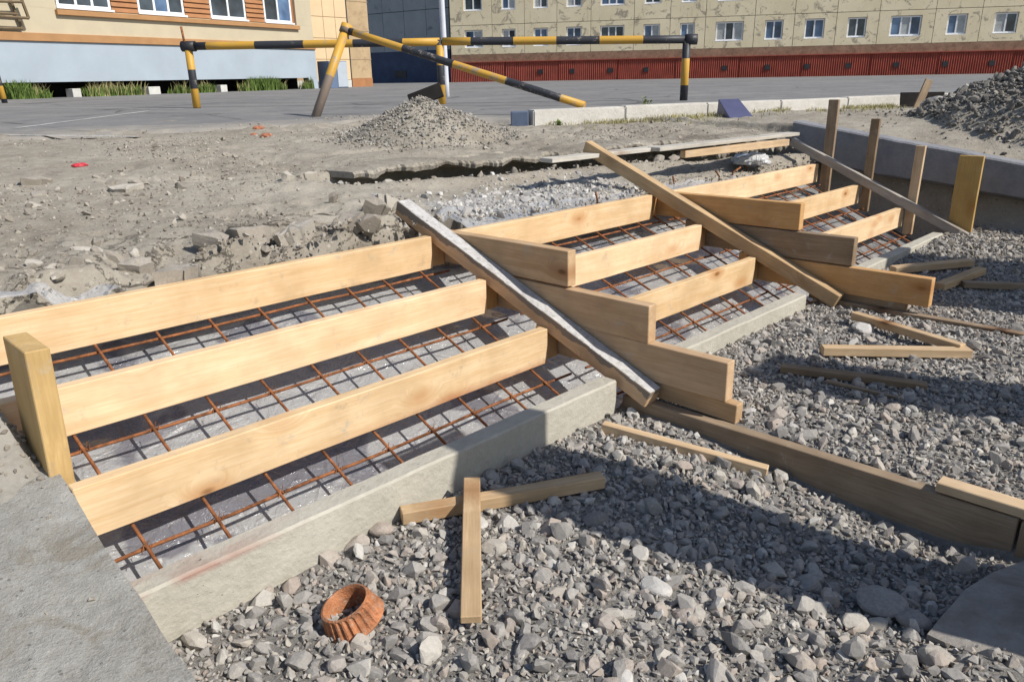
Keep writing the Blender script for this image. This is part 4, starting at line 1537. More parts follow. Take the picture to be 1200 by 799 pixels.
# blue panel leaning by the kerb (wedge block)
q = far(876, 7.6, 0.66)
bm = bmesh.new()
vv = [bm.verts.new(p) for p in ((-0.13, 0, 0), (0.13, 0, 0), (0.05, 0.30, 0.20), (-0.17, 0.30, 0.20), (-0.17, 0.33, 0), (0.13, 0.33, 0))]
bm.faces.new((vv[0], vv[1], vv[2], vv[3])); bm.faces.new((vv[0], vv[3], vv[4])); bm.faces.new((vv[1], vv[5], vv[2])); bm.faces.new((vv[3], vv[2], vv[5], vv[4])); bm.faces.new((vv[0], vv[4], vv[5], vv[1]))
bmesh.ops.recalc_face_normals(bm, faces=bm.faces[:])
bmesh.ops.bevel(bm, geom=bm.edges[:], offset=0.004, segments=1, affect='EDGES')
o = link('sloped_board', bm_mesh('sloped_board', bm), M['blue_panel'])
o.location = q; o.rotation_euler = (0, 0, view_rz + 0.1)
tag(o, 'slate blue sloped board leaning in front of the kerb', 'board')
# dark board with a stake near the right pile
q = far(1087, 9.0, 0.70)
o = panel('dark_board', 1087, 124, 0.7, 0.50, 0.19, 0.03, view_rz - 0.1, -0.25, M['black_board'], 'dark board propped up behind a stake by the rubble pile')
o.location = (q.x, q.y, 0.67)
s0 = far(1079, 8.75, 0.62); s1 = far(1091, 8.85, 0.995)
board('wooden_stake', s0, s1, 0.085, 0.03, M['stained'], up=tuple(RIGHT), label='leaning stake in front of the dark board by the rubble pile', cat='stake')
# pale rounded boulder
q = far(1103, 8.0, 0.68)
big_stone(1103, 126, 0.13, 0.9, M['pale_stone'], 'pale round boulder left of the rubble pile', z=0.68, rv=0.4, seed=12)
bpy.data.objects['stone.008'].location = (q.x, q.y, 0.74)

# ------------------------------------------------------------------ plants
def blades(name, P_, hmin, hmax, mat, w=0.006, lean=0.35):
    V = []; F = []
    for p in P_:
        h = random.uniform(hmin, hmax); a = random.uniform(0, 2 * math.pi); l = random.uniform(0, lean) * h
        b = random.uniform(0, 2 * math.pi)
        dx, dy = math.cos(a) * w, math.sin(a) * w
        lx, ly = math.cos(b) * l, math.sin(b) * l
        i = len(V)
        V += [(p[0] - dx, p[1] - dy, p[2]), (p[0] + dx, p[1] + dy, p[2]), (p[0] + dx * .6 + lx * .4, p[1] + dy * .6 + ly * .4, p[2] + h * .6),
              (p[0] - dx * .6 + lx * .4, p[1] - dy * .6 + ly * .4, p[2] + h * .6), (p[0] + lx, p[1] + ly, p[2] + h), (p[0] + lx + .001, p[1] + ly, p[2] + h)]
        F += [(i, i + 1, i + 2, i + 3), (i + 3, i + 2, i + 5, i + 4)]
    o = link(name, mesh_np(name, V, F), mat)
    return tag(o, kind='stuff')


# dry grass before the kerb
Pg = []
for i in range(6500):
    s = random.uniform(0.1, 8.0); n = -abs(random.gauss(0, 0.28)) - 0.02
    p = K0 + KD * s + Vector((-KD.y, KD.x, 0)) * n
    if vnoise(np.array(p.x * 2.2), np.array(p.y * 2.2), 44) < 0.42: continue
    Pg.append((p.x, p.y, float(upper_sheet(np.array(p.x), np.array(p.y))) - 0.005))
blades('dry_grass', Pg, 0.02, 0.06, M['dry_grass'], 0.004, 0.9)


def weed(u, v, z, h, n, label):
    q = at(u, v, z)
    root = empty('weed', (q.x, q.y, z))
    tag(root, label, 'weed', 'weeds by the kerb')
    bm = bmesh.new()
    bl = bmesh.new()
    for i in range(n):
        a = random.uniform(0, 6.28); l = random.uniform(0.1, 0.6) * h; hh = h * random.uniform(0.5, 1)
        tip = Vector((math.cos(a) * l, math.sin(a) * l, hh))
        tube(bm, [(0, 0, 0), tip * 0.5 + Vector((0, 0, hh * .12)), tip], 0.003, 4)
        for k in range(6):
            t = random.uniform(0.25, 1.0); c = tip * t + Vector((0, 0, hh * .1))
            d = Vector((random.uniform(-1, 1), random.uniform(-1, 1), random.uniform(0, .8))).normalized() * random.uniform(.025, .05)
            s = d.cross(Vector((0, 0, 1))).normalized() * d.length * .35
            vs = [bl.verts.new(c), bl.verts.new(c + d * .5 + s), bl.verts.new(c + d), bl.verts.new(c + d * .5 - s)]
            bl.faces.new(vs)
    link('stem', bm_mesh('stem', bm), M['weed'], root)
    ob = link('foliage', bm_mesh('foliage', bl), M['weed'], root)
    ob['kind'] = 'stuff'


weed(757, 137, 0.665, 0.20, 9, 'tallest green weed growing at the white kerb')
weed(704, 143, 0.66, 0.10, 8, 'low weed left of the tallest one at the kerb')
weed(728, 141, 0.66, 0.09, 8, 'small dark weed next to the tallest one')
weed(655, 150, 0.65, 0.05, 8, 'flat yellowish weed at the end kerb stone')

# litter
def crumple(name, u, v, z, r, col, label, seed, fl=0.5):
    bm = bmesh.new()
    bmesh.ops.create_icosphere(bm, subdivisions=3, radius=1.0)
    for vv_ in bm.verts:
        c_ = vv_.co
        k_ = 0.7 + 0.8 * float(ridge(np.array(c_.x * 1.9 + seed), np.array(c_.y * 1.9 + c_.z), 3, seed))
        vv_.co = Vector((c_.x * 1.5, c_.y, c_.z * fl)) * r * k_
    o_ = link(name, bm_mesh(name, bm), simple(name + '_mat', col, 0.5, 0.4, 0.2, 30.0))
    q_ = at(u, v, z)
    o_.location = (q_.x, q_.y, float(upper_sheet(np.array(q_.x), np.array(q_.y))) + r * 0.2)
    return tag(o_, label, 'litter')


crumple('red_litter', 94, 197, 0.645, 0.024, (0.55, 0.05, 0.07), 'scrap of red litter on the dirt field', 6)
for i, (u, v, r, lab) in enumerate(((303, 150, 0.034, 'largest piece of broken orange brick on the asphalt'), (312, 157, 0.030, 'brick fragment nearest the dirt'), (297, 154, 0.018, 'small brick fragment left of the largest'))):
    crumple('broken_brick', u, v, 0.70, r, (0.34, 0.14, 0.08), lab, 20 + i, 0.75)

# ------------------------------------------------------------------ barriers
def stripe_mat(name, period, phase, a=(0.56, 0.32, 0.05), b=(0.035, 0.037, 0.045), worn=(0.30, 0.26, 0.22), wear=0.585, axis=0):
    t = NT(name)
    tc = t.n('ShaderNodeTexCoord')
    sp = t.n('ShaderNodeSeparateXYZ'); t.l(tc.outputs['Object'], sp.inputs[0])
    fr = t.math('FRACT', t.math('ADD', t.math('DIVIDE', sp.outputs[axis], period), phase))
    st = t.math('GREATER_THAN', fr, 0.5)
    n = t.noise(tc.outputs['Object'], 7.0, 8, 0.8)
    c = t.mix(st, a, b)
    c = t.mix(t.ramp(n, [(wear, (0, 0, 0)), (wear + 0.07, (0.8, 0.8, 0.8))]), c, worn)
    t.bump(n, 0.15, 0.01)
    return t.set(c, 0.5, 0.4)


def pipe(name, p0, p1, r, mat, parent=None, seg=14, caps=True):
    p0 = Vector(p0); p1 = Vector(p1)
    L = (p1 - p0).length
    bm = bmesh.new()
    n = max(2, int(L / .5))
    tube(bm, [(-L / 2 + L * i / n, 0, 0) for i in range(n + 1)], r, seg)
    me = bm_mesh(name, bm)
    o = link(name, me, mat, smooth=True)
    for pl in me.polygons:
        if len(pl.vertices) > 4: pl.use_smooth = False
    X = (p1 - p0).normalized()
    Z = Vector((0, 0, 1)) if abs(X.z) < 0.9 else Vector((0, 1, 0))
    Z = (Z - X * Z.dot(X)).normalized(); Y = Z.cross(X)
    m = Matrix((X, Y, Z)).transposed().to_4x4(); m.translation = (p0 + p1) / 2
    if parent is not None:
        o.parent = parent
        o.matrix_local = Matrix.Translation(-Vector(parent.location)) @ m
    else:
        o.matrix_world = m
    return o


A0 = at(231, 127, 0.70); A2 = at(801, 118, 0.70)
A1 = A0.lerp(A2, 0.515)
topz = 1.735
M['stripe_bar'] = stripe_mat('barrier_bar_stripes', 1.62, 0.10)
M['stripe_bar2'] = stripe_mat('barrier_bar_stripes_right', 1.36, 0.62)
M['stripe_post'] = stripe_mat('barrier_post_stripes', 0.60, 0.75)
M['stripe_post2'] = stripe_mat('right_post_stripes', 0.80, 0.25)
M['stripe_lean'] = stripe_mat('leaning_bar_stripes', 1.36, 0.06, wear=0.53)
M['lean_post'] = stripe_mat('leaning_post_paint', 2.1, 0.0, b=(0.235, 0.185, 0.15), wear=0.57)
M['black_metal'] = simple('black_metal', (0.03, 0.03, 0.035), 0.5, 0.4, 0.3)
bar = empty('barrier', (A1.x, A1.y, 0.70))
tag(bar, 'long yellow and black pipe barrier on three posts across the yard', 'barrier')
up_off = Vector((0, 0, 1))
z_l = at(226, 55, 0.7)


def bar_top(u, v, p):
    """height above post foot p where the picture shows the bar"""
    d = ray(u, v)
    k = ((p - CAM).dot(Vector((FWD.x, FWD.y, 0)))) / d.dot(Vector((FWD.x, FWD.y, 0)))
    return (CAM + d * k).z


h0 = bar_top(230, 54.5, A0); h1 = bar_top(508, 49.5, A1); h2 = bar_top(803, 46.5, A2)
B0 = Vector((A0.x, A0.y, h0)); B1 = Vector((A1.x, A1.y, h1)); B2 = Vector((A2.x, A2.y, h2))
pipe('bar', B0 + (B1 - B0).normalized() * 0.05, B1, 0.062, M['stripe_bar'], bar)
pipe('bar', B1 + (B2 - B1).normalized() * 0.05 + Vector((0, 0, 0.004)), B2 + (B2 - B1).normalized() * 0.10, 0.062, M['stripe_bar2'], bar)
for P0, hh in ((A0, h0), (A1, h1), (A2, h2)):
    pipe('post', (P0.x, P0.y, 0.62), (P0.x, P0.y, hh + 0.03), 0.062, M['stripe_post2' if P0 is A2 else 'stripe_post'], bar)
pipe('collar', B0 - (B1 - B0).normalized() * 0.10, B0 + (B1 - B0).normalized() * 0.12, 0.083, M['black_metal'], bar)
pipe('collar', B2 - (B2 - B1).normalized() * 0.02, B2 + (B2 - B1).normalized() * 0.16, 0.080, M['stripe_post'], bar)
pipe('rod', (B0.x - 0.05, B0.y, h0 + 0.03), (B0.x - 0.06, B0.y + 0.02, h0 + 0.30), 0.018, M['rust'], bar)
# fallen barrier in front of it
L0 = at(370, 137, 0.70)
d = ray(405, 35)
kk = (L0 - CAM).dot(FWD) / 1.0
L1 = CAM + d * (kk * 1.0)
E1 = at(685, 124, 0.80)
fb = empty('fallen_barrier', (L0.x, L0.y, 0.70))
tag(fb, 'broken barrier with a leaning worn post and a pipe sloping to the ground', 'barrier')
pipe('post', L0 - (L1 - L0).normalized() * 0.08, L1, 0.055, M['lean_post'], fb)
pipe('bar', L1 + Vector((0, 0, -0.005)), E1, 0.043, M['stripe_lean'], fb)
pipe('collar', L1 - (L1 - L0).normalized() * 0.04, L1 + (L1 - L0).normalized() * 0.06, 0.070, M['lean_post'], fb)
# post at the left edge of the picture
E0 = at(6, 121, 0.70)
eh = bar_top(0, 62, E0)
eb = pipe('barrier_post', (E0.x, E0.y, 0.64), (E0.x - 0.06, E0.y + 0.05, eh), 0.065, M['stripe_post'])
tag(eb, 'striped barrier post cut by the left edge of the picture', 'post')

# white pole
q0 = far(523, 17.0, 0.70); q1 = far(519, 17.0, 6.0)
M['white_pole'] = simple('white_pole_paint', (0.62, 0.64, 0.70), 0.45, 0.4, 0.06)
wp = pipe('flag_pole', (q0.x, q0.y, 0.5), (q1.x, q1.y, 6.0), 0.062, M['white_pole'])
tag(wp, 'tall slim white pole behind the barrier', 'pole')

# ------------------------------------------------------------------ left building
def frame_from(a, b):
    """empty at a with local X towards b"""
    d_ = b - a
    return math.atan2(d_.y, d_.x), Vector((d_.x, d_.y, 0)).length


def local_x(a, b, u):
    """distance along a-b where picture column u crosses that wall"""
    r_ = ray(u, 90)
    r2 = Vector((r_.x, r_.y)); c_ = Vector((CAM.x, CAM.y)); a2 = Vector((a.x, a.y)); d2 = Vector((b.x - a.x, b.y - a.y)).normalized()
    # c + s r = a + t d
    det = r2.x * (-d2.y) - r2.y * (-d2.x)
    w_ = a2 - c_
    s = (w_.x * (-d2.y) - w_.y * (-d2.x)) / det
    p_ = c_ + r2 * s
    return (p_ - a2).dot(d2), s


def local_z(a, b, u, v):
    t_, _ = local_x(a, b, u)
    d2 = Vector((b.x - a.x, b.y - a.y, 0)).normalized()
    p_ = Vector((a.x, a.y, 0)) + d2 * t_
    r_ = ray(u, v)
    k_ = Vector((p_.x - CAM.x, p_.y - CAM.y, 0)).dot(Vector((FWD.x, FWD.y, 0))) / Vector((r_.x, r_.y, 0)).dot(Vector((FWD.x, FWD.y, 0)))
    return (CAM + r_ * k_).z


M['cladding'] = simple('sand_cladding', (0.50, 0.44, 0.32), 0.75, 0.25, 0.06, 0.8, bump=0.03)
M['siding'] = simple('orange_brown_siding', (0.36, 0.17, 0.075), 0.6, 0.3, 0.12, 2.0)
M['trim'] = simple('ochre_trim', (0.40, 0.22, 0.10), 0.6, 0.3, 0.08, 2.0)
M['plinth_blue'] = simple('pale_blue_plinth', (0.36, 0.42, 0.48), 0.7, 0.25, 0.06, 0.7, bump=0.05)
M['void'] = simple('dark_gap', (0.02, 0.02, 0.02), 0.9, 0.1, 0.1)
M['white_block'] = simple('white_block', (0.55, 0.55, 0.52), 0.8, 0.2, 0.1)


def glass_mat(name, cols, scale=0.6):
    t = NT(name)
    v = t.coords('Object', rand=53.0)
    n = t.noise(v, scale, 3, 0.6)
    c_ = t.ramp(n, [(0.35, cols[0]), (0.5, cols[1]), (0.65, cols[2])])
    return t.set(c_, 0.08, 0.6)


M['glass_dark'] = glass_mat('dark_glass', [(0.02, 0.025, 0.03), (0.05, 0.065, 0.08), (0.09, 0.12, 0.15)])
M['glass_blue'] = glass_mat('blue_glass', [(0.03, 0.05, 0.09), (0.08, 0.14, 0.25), (0.16, 0.26, 0.42)])
M['curtain'] = simple('curtain_behind_glass', (0.40, 0.42, 0.42), 0.4, 0.5, 0.2, 2.0, bump=0)

a = far(0, 22.7, 0.70); b = far(370, 34.8, 0.70)
ang, Lw = frame_from(a, b)
lb = empty('clad_building', (a.x, a.y, 0.70), ang)
tag(lb, 'sand coloured clad building with orange siding and a pale blue plinth', 'building')
LX = lambda u: local_x(a, b, u)[0]
LZ = lambda u, v: local_z(a, b, u, v) - 0.70
x_l = -14.0; x_r = LX(372)
z_pl0 = LZ(0, 97.5); z_pl1 = LZ(0, 47.0); z_tr1 = LZ(0, 36.5)
z_w0 = LZ(112, 11.5)
ztop_b = z_w0 + 2.6
# windows: column ranges
wins = [(84, 145), (176, 228), (258, 298), (319, 350)]
wx = [(LX(p), LX(q_)) for p, q_ in wins]
z_s = z_w0 + 0.05; z_wt = z_s + 1.55
# wall split around the window band
box_part('wall', x_l, x_r, 0.03, 0.30, z_tr1 + 0.004, z_w0 - 0.02, M['cladding'], lb)
box_part('wall', x_l, wx[0][0] - 0.05, 0.03, 0.30, z_w0 - 0.018, ztop_b, M['cladding'], lb)
box_part('wall', wx[3][1] + 0.25, x_r, 0.03, 0.30, z_w0 - 0.018, ztop_b, M['cladding'], lb)
box_part('backing_wall', wx[0][0] - 0.048, wx[3][1] + 0.248, 0.16, 0.30, z_w0 - 0.016, ztop_b, M['siding'], lb)
box_part('wall', wx[0][0] - 0.05, wx[3][1] + 0.25, 0.03, 0.155, z_wt + 0.02, ztop_b, M['cladding'], lb)
for i in range(3):
    s0_ = wx[i][1] + 0.02; s1_ = wx[i + 1][0] - 0.02
    z = z_w0 + 0.0
    for k in range(9):
        bm = bmesh.new()
        zz = z_w0 - 0.0 + k * 0.175
        vs = [(s0_, 0.012, zz), (s1_, 0.012, zz), (s1_, 0.07, zz + 0.168), (s0_, 0.07, zz + 0.168), (s0_, 0.15, zz), (s1_, 0.15, zz), (s1_, 0.15, zz + 0.168), (s0_, 0.15, zz + 0.168)]
        vv = [bm.verts.new(p) for p in vs]
        for f in ((0, 1, 2, 3), (3, 2, 6, 7), (0, 4, 5, 1), (4, 7, 6, 5), (0, 3, 7, 4), (1, 5, 6, 2)): bm.faces.new([vv[q_] for q_ in f])
        bmesh.ops.recalc_face_normals(bm, faces=bm.faces[:])
        link('slat', bm_mesh('slat', bm), M['siding'], lb)


def window(parent, x0, x1, z0, z1, y, panes, fw=0.06, glass=None, sill=True):
    """white frame with panes as sub-parts"""
    bm = bmesh.new()
    g = 0.004
    bx(bm, x0, x1, y, y + 0.07, z1 - fw, z1)
    bx(bm, x0, x1, y, y + 0.07, z0, z0 + fw)
    bx(bm, x0, x0 + fw, y, y + 0.07, z0 + fw, z1 - fw)
    bx(bm, x1 - fw, x1, y, y + 0.07, z0 + fw, z1 - fw)
    w_ = (x1 - x0 - 2 * fw) / panes
    for i in range(1, panes):
        xm = x0 + fw + w_ * i
        bx(bm, xm - fw / 2, xm + fw / 2, y, y + 0.07, z0 + fw, z1 - fw)
    wn_ = link('window', bm_mesh('window', bm), M['white_frame'], parent)
    for i in range(panes):
        m_ = glass[i % len(glass)]
        box_part('pane', x0 + fw + w_ * i + (fw / 2 if i else 0) + .001, x0 + fw + w_ * (i + 1) - (fw / 2 if i < panes - 1 else 0) - .001, y + 0.03, y + 0.04, z0 + fw + .001, z1 - fw - .001, m_, wn_)
    if sill:
        box_part('sill', x0 - 0.06, x1 + 0.06, y - 0.10, y + 0.06, z0 - 0.07, z0 - 0.002, M['white_frame'], wn_, 0.01)
    return wn_


gl = [M['glass_dark'], M['glass_blue'], M['curtain']]
for i, (p, q_) in enumerate(wx):
    window(lb, p, q_, z_s, z_wt, 0.05, 3 if i < 2 else 2, 0.085, [gl[0], gl[1] if i % 2 else gl[0], gl[0] if i != 2 else gl[2]])
box_part('ledge', wx[0][0] - 0.12, wx[3][1] + 0.32, -0.10, 0.028, LZ(112, 19.5), z_w0 - 0.045, M['trim'], lb, 0.01)
box_part('trim_band', x_l, x_r, -0.07, 0.30, z_pl1 + 0.003, z_tr1, M['trim'], lb, 0.01)
box_part('plinth', x_l, x_r, 0.0, 0.30, z_pl0, z_pl1, M['plinth_blue'], lb)
box_part('plinth_end', x_r - 0.6, x_r + 0.01, 0.004, 0.32, -0.02, z_pl0 + 0.004, M['plinth_blue'], lb)
box_part('crawl_space', x_l, x_r, 1.2, 1.4, -0.2, z_pl0 + 0.1, M['void'], lb)
box_part('floor_slab', x_l, x_r, 0.31, 1.4, z_pl0 + 0.02, z_pl0 + 0.25, M['void'], lb)
box_part('house_body', x_l, x_r - 0.02, 0.32, 9.0, z_pl0 + 0.26, ztop_b - 0.02, M['cladding'], lb)
for u, w_ in ((88, 0.30), (180, 0.50), (262, 0.34)):
    xx = LX(u)
    box_part('pier', xx - w_ / 2, xx + w_ / 2, 0.05, 0.40, -0.05, z_pl0 * 0.55, M['white_block'], lb, 0.01)
# brown metal frame on the wall
M['brown_metal'] = simple('brown_metal', (0.15, 0.11, 0.065), 0.6, 0.3, 0.2)
gr = empty('wall_rack', tuple(lb.matrix_basis @ Vector((0, -0.03, 0))), ang)
tag(gr, 'brown metal rack fixed to the wall at the upper left', 'rack')


def rackbar(u0, v0, u1, v1, y):
    x0_, z0_ = LX(u0), LZ(u0, v0); x1_, z1_ = LX(u1), LZ(u1, v1)
    bm = bmesh.new()
    tube(bm, [(x0_, y, z0_), (x1_, y, z1_)], 0.045, 6)
    link('bar', bm_mesh('bar', bm), M['brown_metal'], gr)


for s in ((1, 0, 4, 33, -.05), (4, 33, 36, 34, -.05), (36, 34, 29, -2, -.05), (5, 15, 34, 17, -.05), (6, 0, 8, 20, -.25), (8, 20, 41, 22, -.25), (41, 22, 37, -2, -.25), (5, 2, 37, 3, -.25)):
    rackbar(*s)

# grass at the foot of the building
Pg = []
R3 = Matrix.Rotation(ang, 3, 'Z')
for i in range(9000):
    xx = random.uniform(LX(4), LX(362))
    dn_ = float(vnoise(np.array(xx * 0.55), np.array(0.2), 91)) + 0.25 * float(vnoise(np.array(xx * 2.3), np.array(0.7), 92))
    if dn_ < 0.36 + 0.12 * random.random(): continue
    yy = random.uniform(-0.28, 0.20)
    p_ = R3 @ Vector((xx, yy, 0)) + Vector((a.x, a.y, 0.69))
    Pg.append(tuple(p_) + (dn_,))
big = [p_[:3] for p_ in Pg if p_[3] > 0.72]; sm = [p_[:3] for p_ in Pg if p_[3] <= 0.72]
random.shuffle(sm); dry = sm[:len(sm) // 5]; sm = sm[len(sm) // 5:]
blades('dry_stems', dry, 0.15, 0.55, M['dry_grass'], 0.014, 0.7)
blades('tall_grass', big, 0.25, 0.62, M['grass'], 0.022, 0.5)
blades('short_grass', sm, 0.12, 0.36, M['grass'], 0.020, 0.5)

# ------------------------------------------------------------------ tiled stair tower behind
M['tile_wall'] = simple('yellow_tiles', (0.66, 0.50, 0.31), 0.6, 0.3, 0.05, 1.0)
M['joint'] = simple('tile_joint', (0.38, 0.28, 0.18), 0.8, 0.2, 0.1)
M['brown_wall'] = simple('brown_plaster', (0.44, 0.33, 0.20), 0.85, 0.2, 0.10, 1.2, dirt=(0.33, 0.23, 0.14))
ta = far(371, 36.5, 0.70); tb_ = far(441, 39.5, 0.70)
tang, tL = frame_from(ta, tb_)
tw = empty('stair_tower', tuple(ta), tang)
tag(tw, 'tower with yellow wall tiles and a brown corner strip', 'building')
TX = lambda u: local_x(ta, tb_, u)[0]
xs1 = TX(411.5); xs2 = TX(414.5); xs3 = TX(440)
box_part('backing', -1.5, xs1, 0.03, 5.0, 0, 8.0, M['joint'], tw)
tile_w = xs1 / 3.0
for i in range(-1, 3):
    for k in range(6):
        z0_ = 0.35 + k * 0.95
        box_part('tile', i * tile_w + 0.012, (i + 1) * tile_w - 0.012, 0.0, 0.05, z0_ + 0.012, z0_ + 0.938, M['tile_wall'], tw)
box_part('foot', -1.5, xs1 - 0.01, -0.02, 0.05, -0.1, 0.345, M['white_block'], tw)
box_part('brown_strip', xs2, xs3, 0.25, 5.0, 0.42, 8.0, M['brown_wall'], tw)
for k in range(4):
    box_part('band', xs2 - 0.0, xs3 + 0.02, 0.235, 0.26, 1.3 + k * 1.35, 1.34 + k * 1.35, M['joint'], tw)
box_part('brick_foot', xs2 + 0.05, xs3 - 0.02, 0.20, 4.9, -0.1, 0.415, M['siding'], tw)
bm = bmesh.new(); tube(bm, [((xs1 + xs2) / 2, 0.12, 0.0), ((xs1 + xs2) / 2, 0.12, 8.0)], 0.07, 8)
link('downpipe', bm_mesh('downpipe', bm), M['black_metal'], tw)
box_part('vent', 0.18, 0.62, -0.03, 0.03, 0.55, 0.80, M['black_metal'], tw)
# cabinet
ca = far(387, 35.0, 0.70)
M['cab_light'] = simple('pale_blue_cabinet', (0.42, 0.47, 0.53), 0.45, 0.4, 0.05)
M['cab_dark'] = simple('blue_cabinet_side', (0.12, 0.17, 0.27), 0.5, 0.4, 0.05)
cb = empty('metal_cabinet', tuple(ca), tang)
tag(cb, 'blue grey metal cabinet standing at the foot of the yellow tower', 'cabinet')
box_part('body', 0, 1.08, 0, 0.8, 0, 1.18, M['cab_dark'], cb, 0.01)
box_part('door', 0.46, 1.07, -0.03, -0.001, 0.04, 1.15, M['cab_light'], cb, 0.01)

# ------------------------------------------------------------------ panel-built apartment block
def panel_mat(name, a_, b_, stain, amt=0.56):
    t = NT(name)
    v = t.coords('Object', rand=23.0)
    n = t.noise(v, 0.5, 6, 0.6)
    c_ = t.ramp(n, [(0.35, a_), (0.65, b_)])
    d_ = t.noise(v, 1.3, 9, 0.78, 0.8)
    c_ = t.mix(t.ramp(d_, [(amt, (0, 0, 0)), (amt + 0.06, (0.8, 0.8, 0.8))]), c_, stain)
    # drips
    mp = t.n('ShaderNodeMapping'); mp.inputs['Scale'].default_value = (3.0, 3.0, 0.35); t.l(v, mp.inputs[0])
    dr = t.noise(mp.outputs[0], 1.4, 6, 0.7)
    c_ = t.mix(t.ramp(dr, [(0.58, (0, 0, 0)), (0.72, (0.45, 0.45, 0.45))]), c_, tuple(q * 0.8 for q in stain))
    t.bump(t.noise(v, 30, 4, 0.6), 0.2, 0.02)
    return t.set(c_, 0.9, 0.15)


M['apt_panel'] = panel_mat('stained_tan_panel', (0.74, 0.64, 0.44), (0.84, 0.74, 0.53), (0.30, 0.265, 0.21), 0.54)
M['apt_joint'] = simple('dark_joint', (0.20, 0.175, 0.14), 0.9, 0.1, 0.2)
M['red_sheet'] = simple('red_corrugated', (0.33, 0.075, 0.052), 0.55, 0.35, 0.18, 1.5, dirt=(0.22, 0.075, 0.05), bump=0)
M['red_band'] = simple('brown_red_band', (0.30, 0.19, 0.13), 0.9, 0.15, 0.25, 2.0, dirt=(0.2, 0.1, 0.08))
a = far(530, 56.0, 0.70); b = far(1187, 47.0, 0.70)
ang, Lw = frame_from(a, b)
ab = empty('apartment_block', tuple(a), ang)
tag(ab, 'long tan panel apartment block with a red corrugated base', 'building')
LX = lambda u: local_x(a, b, u)[0]
LZ = lambda u, v: local_z(a, b, u, v) - 0.70
xe = Lw + 12.0
zb1 = (LZ(640, 72.5) + LZ(1100, 61.0)) / 2
zs1 = (LZ(560, 56.5) + LZ(1050, 42.5)) / 2
zt1 = (LZ(560, 36.5) + LZ(1050, 17.5)) / 2
FH = LZ(560, 13.0) - LZ(560, 56.5)
win_u = [(546, 567), (589, 605), (625.5, 642), (663, 681), (702, 730), (752, 771), (794, 811), (835, 867), (891.5, 912.5), (937, 960), (986, 1008), (1035, 1071), (1100, 1123), (1154, 1181)]
W = [(LX(p), LX(q_)) for p, q_ in win_u]
W += [(W[-1][1] + 2.1, W[-1][1] + 3.4), (W[-1][1] + 5.6, W[-1][1] + 7.4), (W[-1][1] + 9.4, W[-1][1] + 10.7)]
seams = [0.0] + [(W[i][1] + W[i + 1][0]) / 2 for i in range(len(W) - 1)] + [xe]
gi = 0
for fl in range(3):
    z0 = zb1 + 0.55 if fl == 0 else zs1 - 0.95 + FH * fl
    z1 = zs1 - 0.95 + FH * (fl + 1)
    for i in range(len(W)):
        x0_, x1_ = seams[i] + 0.015, seams[i + 1] - 0.015
        p, q_ = W[i]
        zs_ = zs1 + FH * fl; zt_ = zt1 + FH * fl
        bm = bmesh.new()
        bx(bm, x0_, p, 0, 0.30, z0 + 0.015, z1 - 0.015)
        bx(bm, q_, x1_, 0, 0.30, z0 + 0.015, z1 - 0.015)
        bx(bm, p, q_, 0, 0.30, z0 + 0.015, zs_)
        bx(bm, p, q_, 0, 0.30, zt_, z1 - 0.015)
        link('wall_panel', bm_mesh('wall_panel', bm), M['apt_panel'], ab)
        wide = (q_ - p) > 1.55
        rr = random.random()
        gset = [[M['glass_blue'], M['curtain']], [M['glass_dark'], M['glass_dark']], [M['glass_blue'], M['glass_blue']], [M['curtain'], M['glass_dark'], M['curtain']]][(i * 3 + fl + (i // 3)) % 4]
        window(ab, p + 0.02, q_ - 0.02, zs_ + 0.02, zt_ - 0.02, 0.10, 3 if wide else 2, 0.085, gset)
box_part('backing', 0.02, xe, 0.301, 11.0, zb1 - 0.3, zs1 - 0.95 + FH * 3, M['apt_joint'], ab)
box_part('base_band', 0.0, xe, -0.012, 0.295, zb1 + 0.004, zb1 + 0.548, M['red_band'], ab)
# corrugated base in sheets
nsh = 12
for i in range(nsh):
    x0_ = xe * i / nsh - 0.03; x1_ = xe * (i + 1) / nsh + 0.03
    m_ = 60
    V = []; F = []
    for k in range(m_ + 1):
        xx = x0_ + (x1_ - x0_) * k / m_
        yy = -0.10 + (0.035 if k % 2 else -0.035) + (0.02 if i % 2 else 0)
        V += [(xx, yy, -0.3), (xx, yy, zb1)]
    for k in range(m_):
        F.append((2 * k, 2 * k + 2, 2 * k + 3, 2 * k + 1))
    link('base_sheet', mesh_np('base_sheet', V, F), M['red_sheet'], ab)
box_part('base_cap', -0.02, xe, -0.18, 0.0, zb1, zb1 + 0.05, M['red_sheet'], ab)
for u in (634, 671, 715, 757, 848, 898, 944, 992, 1048, 1105, 1159):
    xx = LX(u)
    box_part('vent', xx - 0.17, xx + 0.17, -0.150, -0.10, zb1 * 0.36, zb1 * 0.36 + 0.30, M['black_metal'], ab)

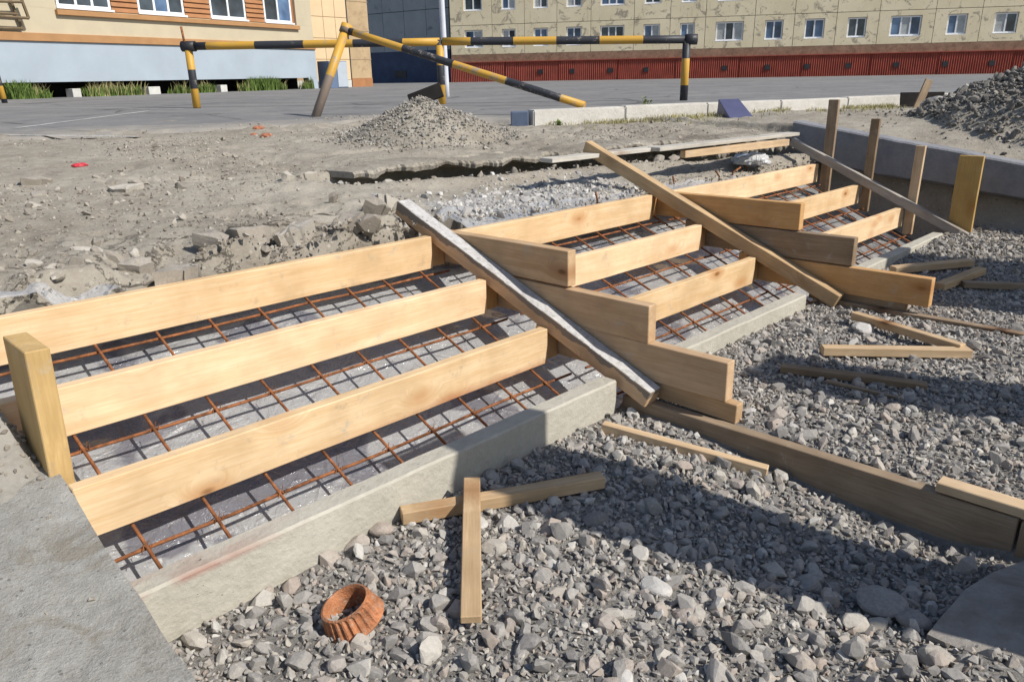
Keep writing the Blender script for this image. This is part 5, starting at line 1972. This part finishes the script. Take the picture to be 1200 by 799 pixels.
# the shaded block in the corner
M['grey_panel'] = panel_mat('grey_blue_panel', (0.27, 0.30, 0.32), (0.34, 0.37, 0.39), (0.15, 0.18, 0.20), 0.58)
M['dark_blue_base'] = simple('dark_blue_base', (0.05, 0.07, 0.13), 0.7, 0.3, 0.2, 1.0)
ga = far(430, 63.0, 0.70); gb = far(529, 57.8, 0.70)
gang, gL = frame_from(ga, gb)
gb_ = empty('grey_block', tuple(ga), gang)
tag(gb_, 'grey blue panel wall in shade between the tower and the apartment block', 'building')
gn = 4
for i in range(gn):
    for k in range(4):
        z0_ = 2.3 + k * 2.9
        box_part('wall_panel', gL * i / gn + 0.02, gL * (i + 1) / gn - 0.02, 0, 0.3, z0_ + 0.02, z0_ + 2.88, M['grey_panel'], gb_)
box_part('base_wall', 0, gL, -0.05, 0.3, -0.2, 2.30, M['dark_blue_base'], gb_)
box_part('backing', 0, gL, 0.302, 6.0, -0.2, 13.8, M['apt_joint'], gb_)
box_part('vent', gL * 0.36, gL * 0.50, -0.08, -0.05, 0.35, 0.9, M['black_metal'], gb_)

# ------------------------------------------------------------------ unseen pillars, added out of view to throw shade on the gravel
M['pillar'] = concrete_mat('shade_pillar_concrete', (0.42, 0.41, 0.39), (0.30, 0.29, 0.28))


def shade_pillar(tip, s, w, label):
    base = Vector(tip) - LIGHT / LIGHT.y * s
    o_ = empty('unseen_shade_pillar', (base.x, base.y, -0.25))
    tag(o_, label, 'pillar', 'added unseen shade pillars')
    box_part('shaft', -w / 2, w / 2, -0.16, 0.16, 0, base.z + 0.25 - 0.06, M['pillar'], o_, 0.012)
    box_part('cap', -w / 2 - 0.0, w / 2 + 0.0, -0.16, 0.16, base.z + 0.25 - 0.057, base.z + 0.25, M['pillar'], o_, 0.006)


shade_pillar((-0.735, -0.99, 0.035), 2.15, 0.36, 'added unseen shade pillar nearest the camera, outside the right edge')
shade_pillar((0.62, -1.42, -0.05), 2.05, 0.34, 'middle added unseen shade pillar outside the right edge')
shade_pillar((2.90, -0.98, 0.005), 3.2, 0.38, 'far added unseen shade pillar outside the right edge')
shade_pillar((2.35, -1.30, -0.05), 3.0, 0.75, 'broad added unseen shade pillar outside the right edge')
bpy.context.view_layer.update()
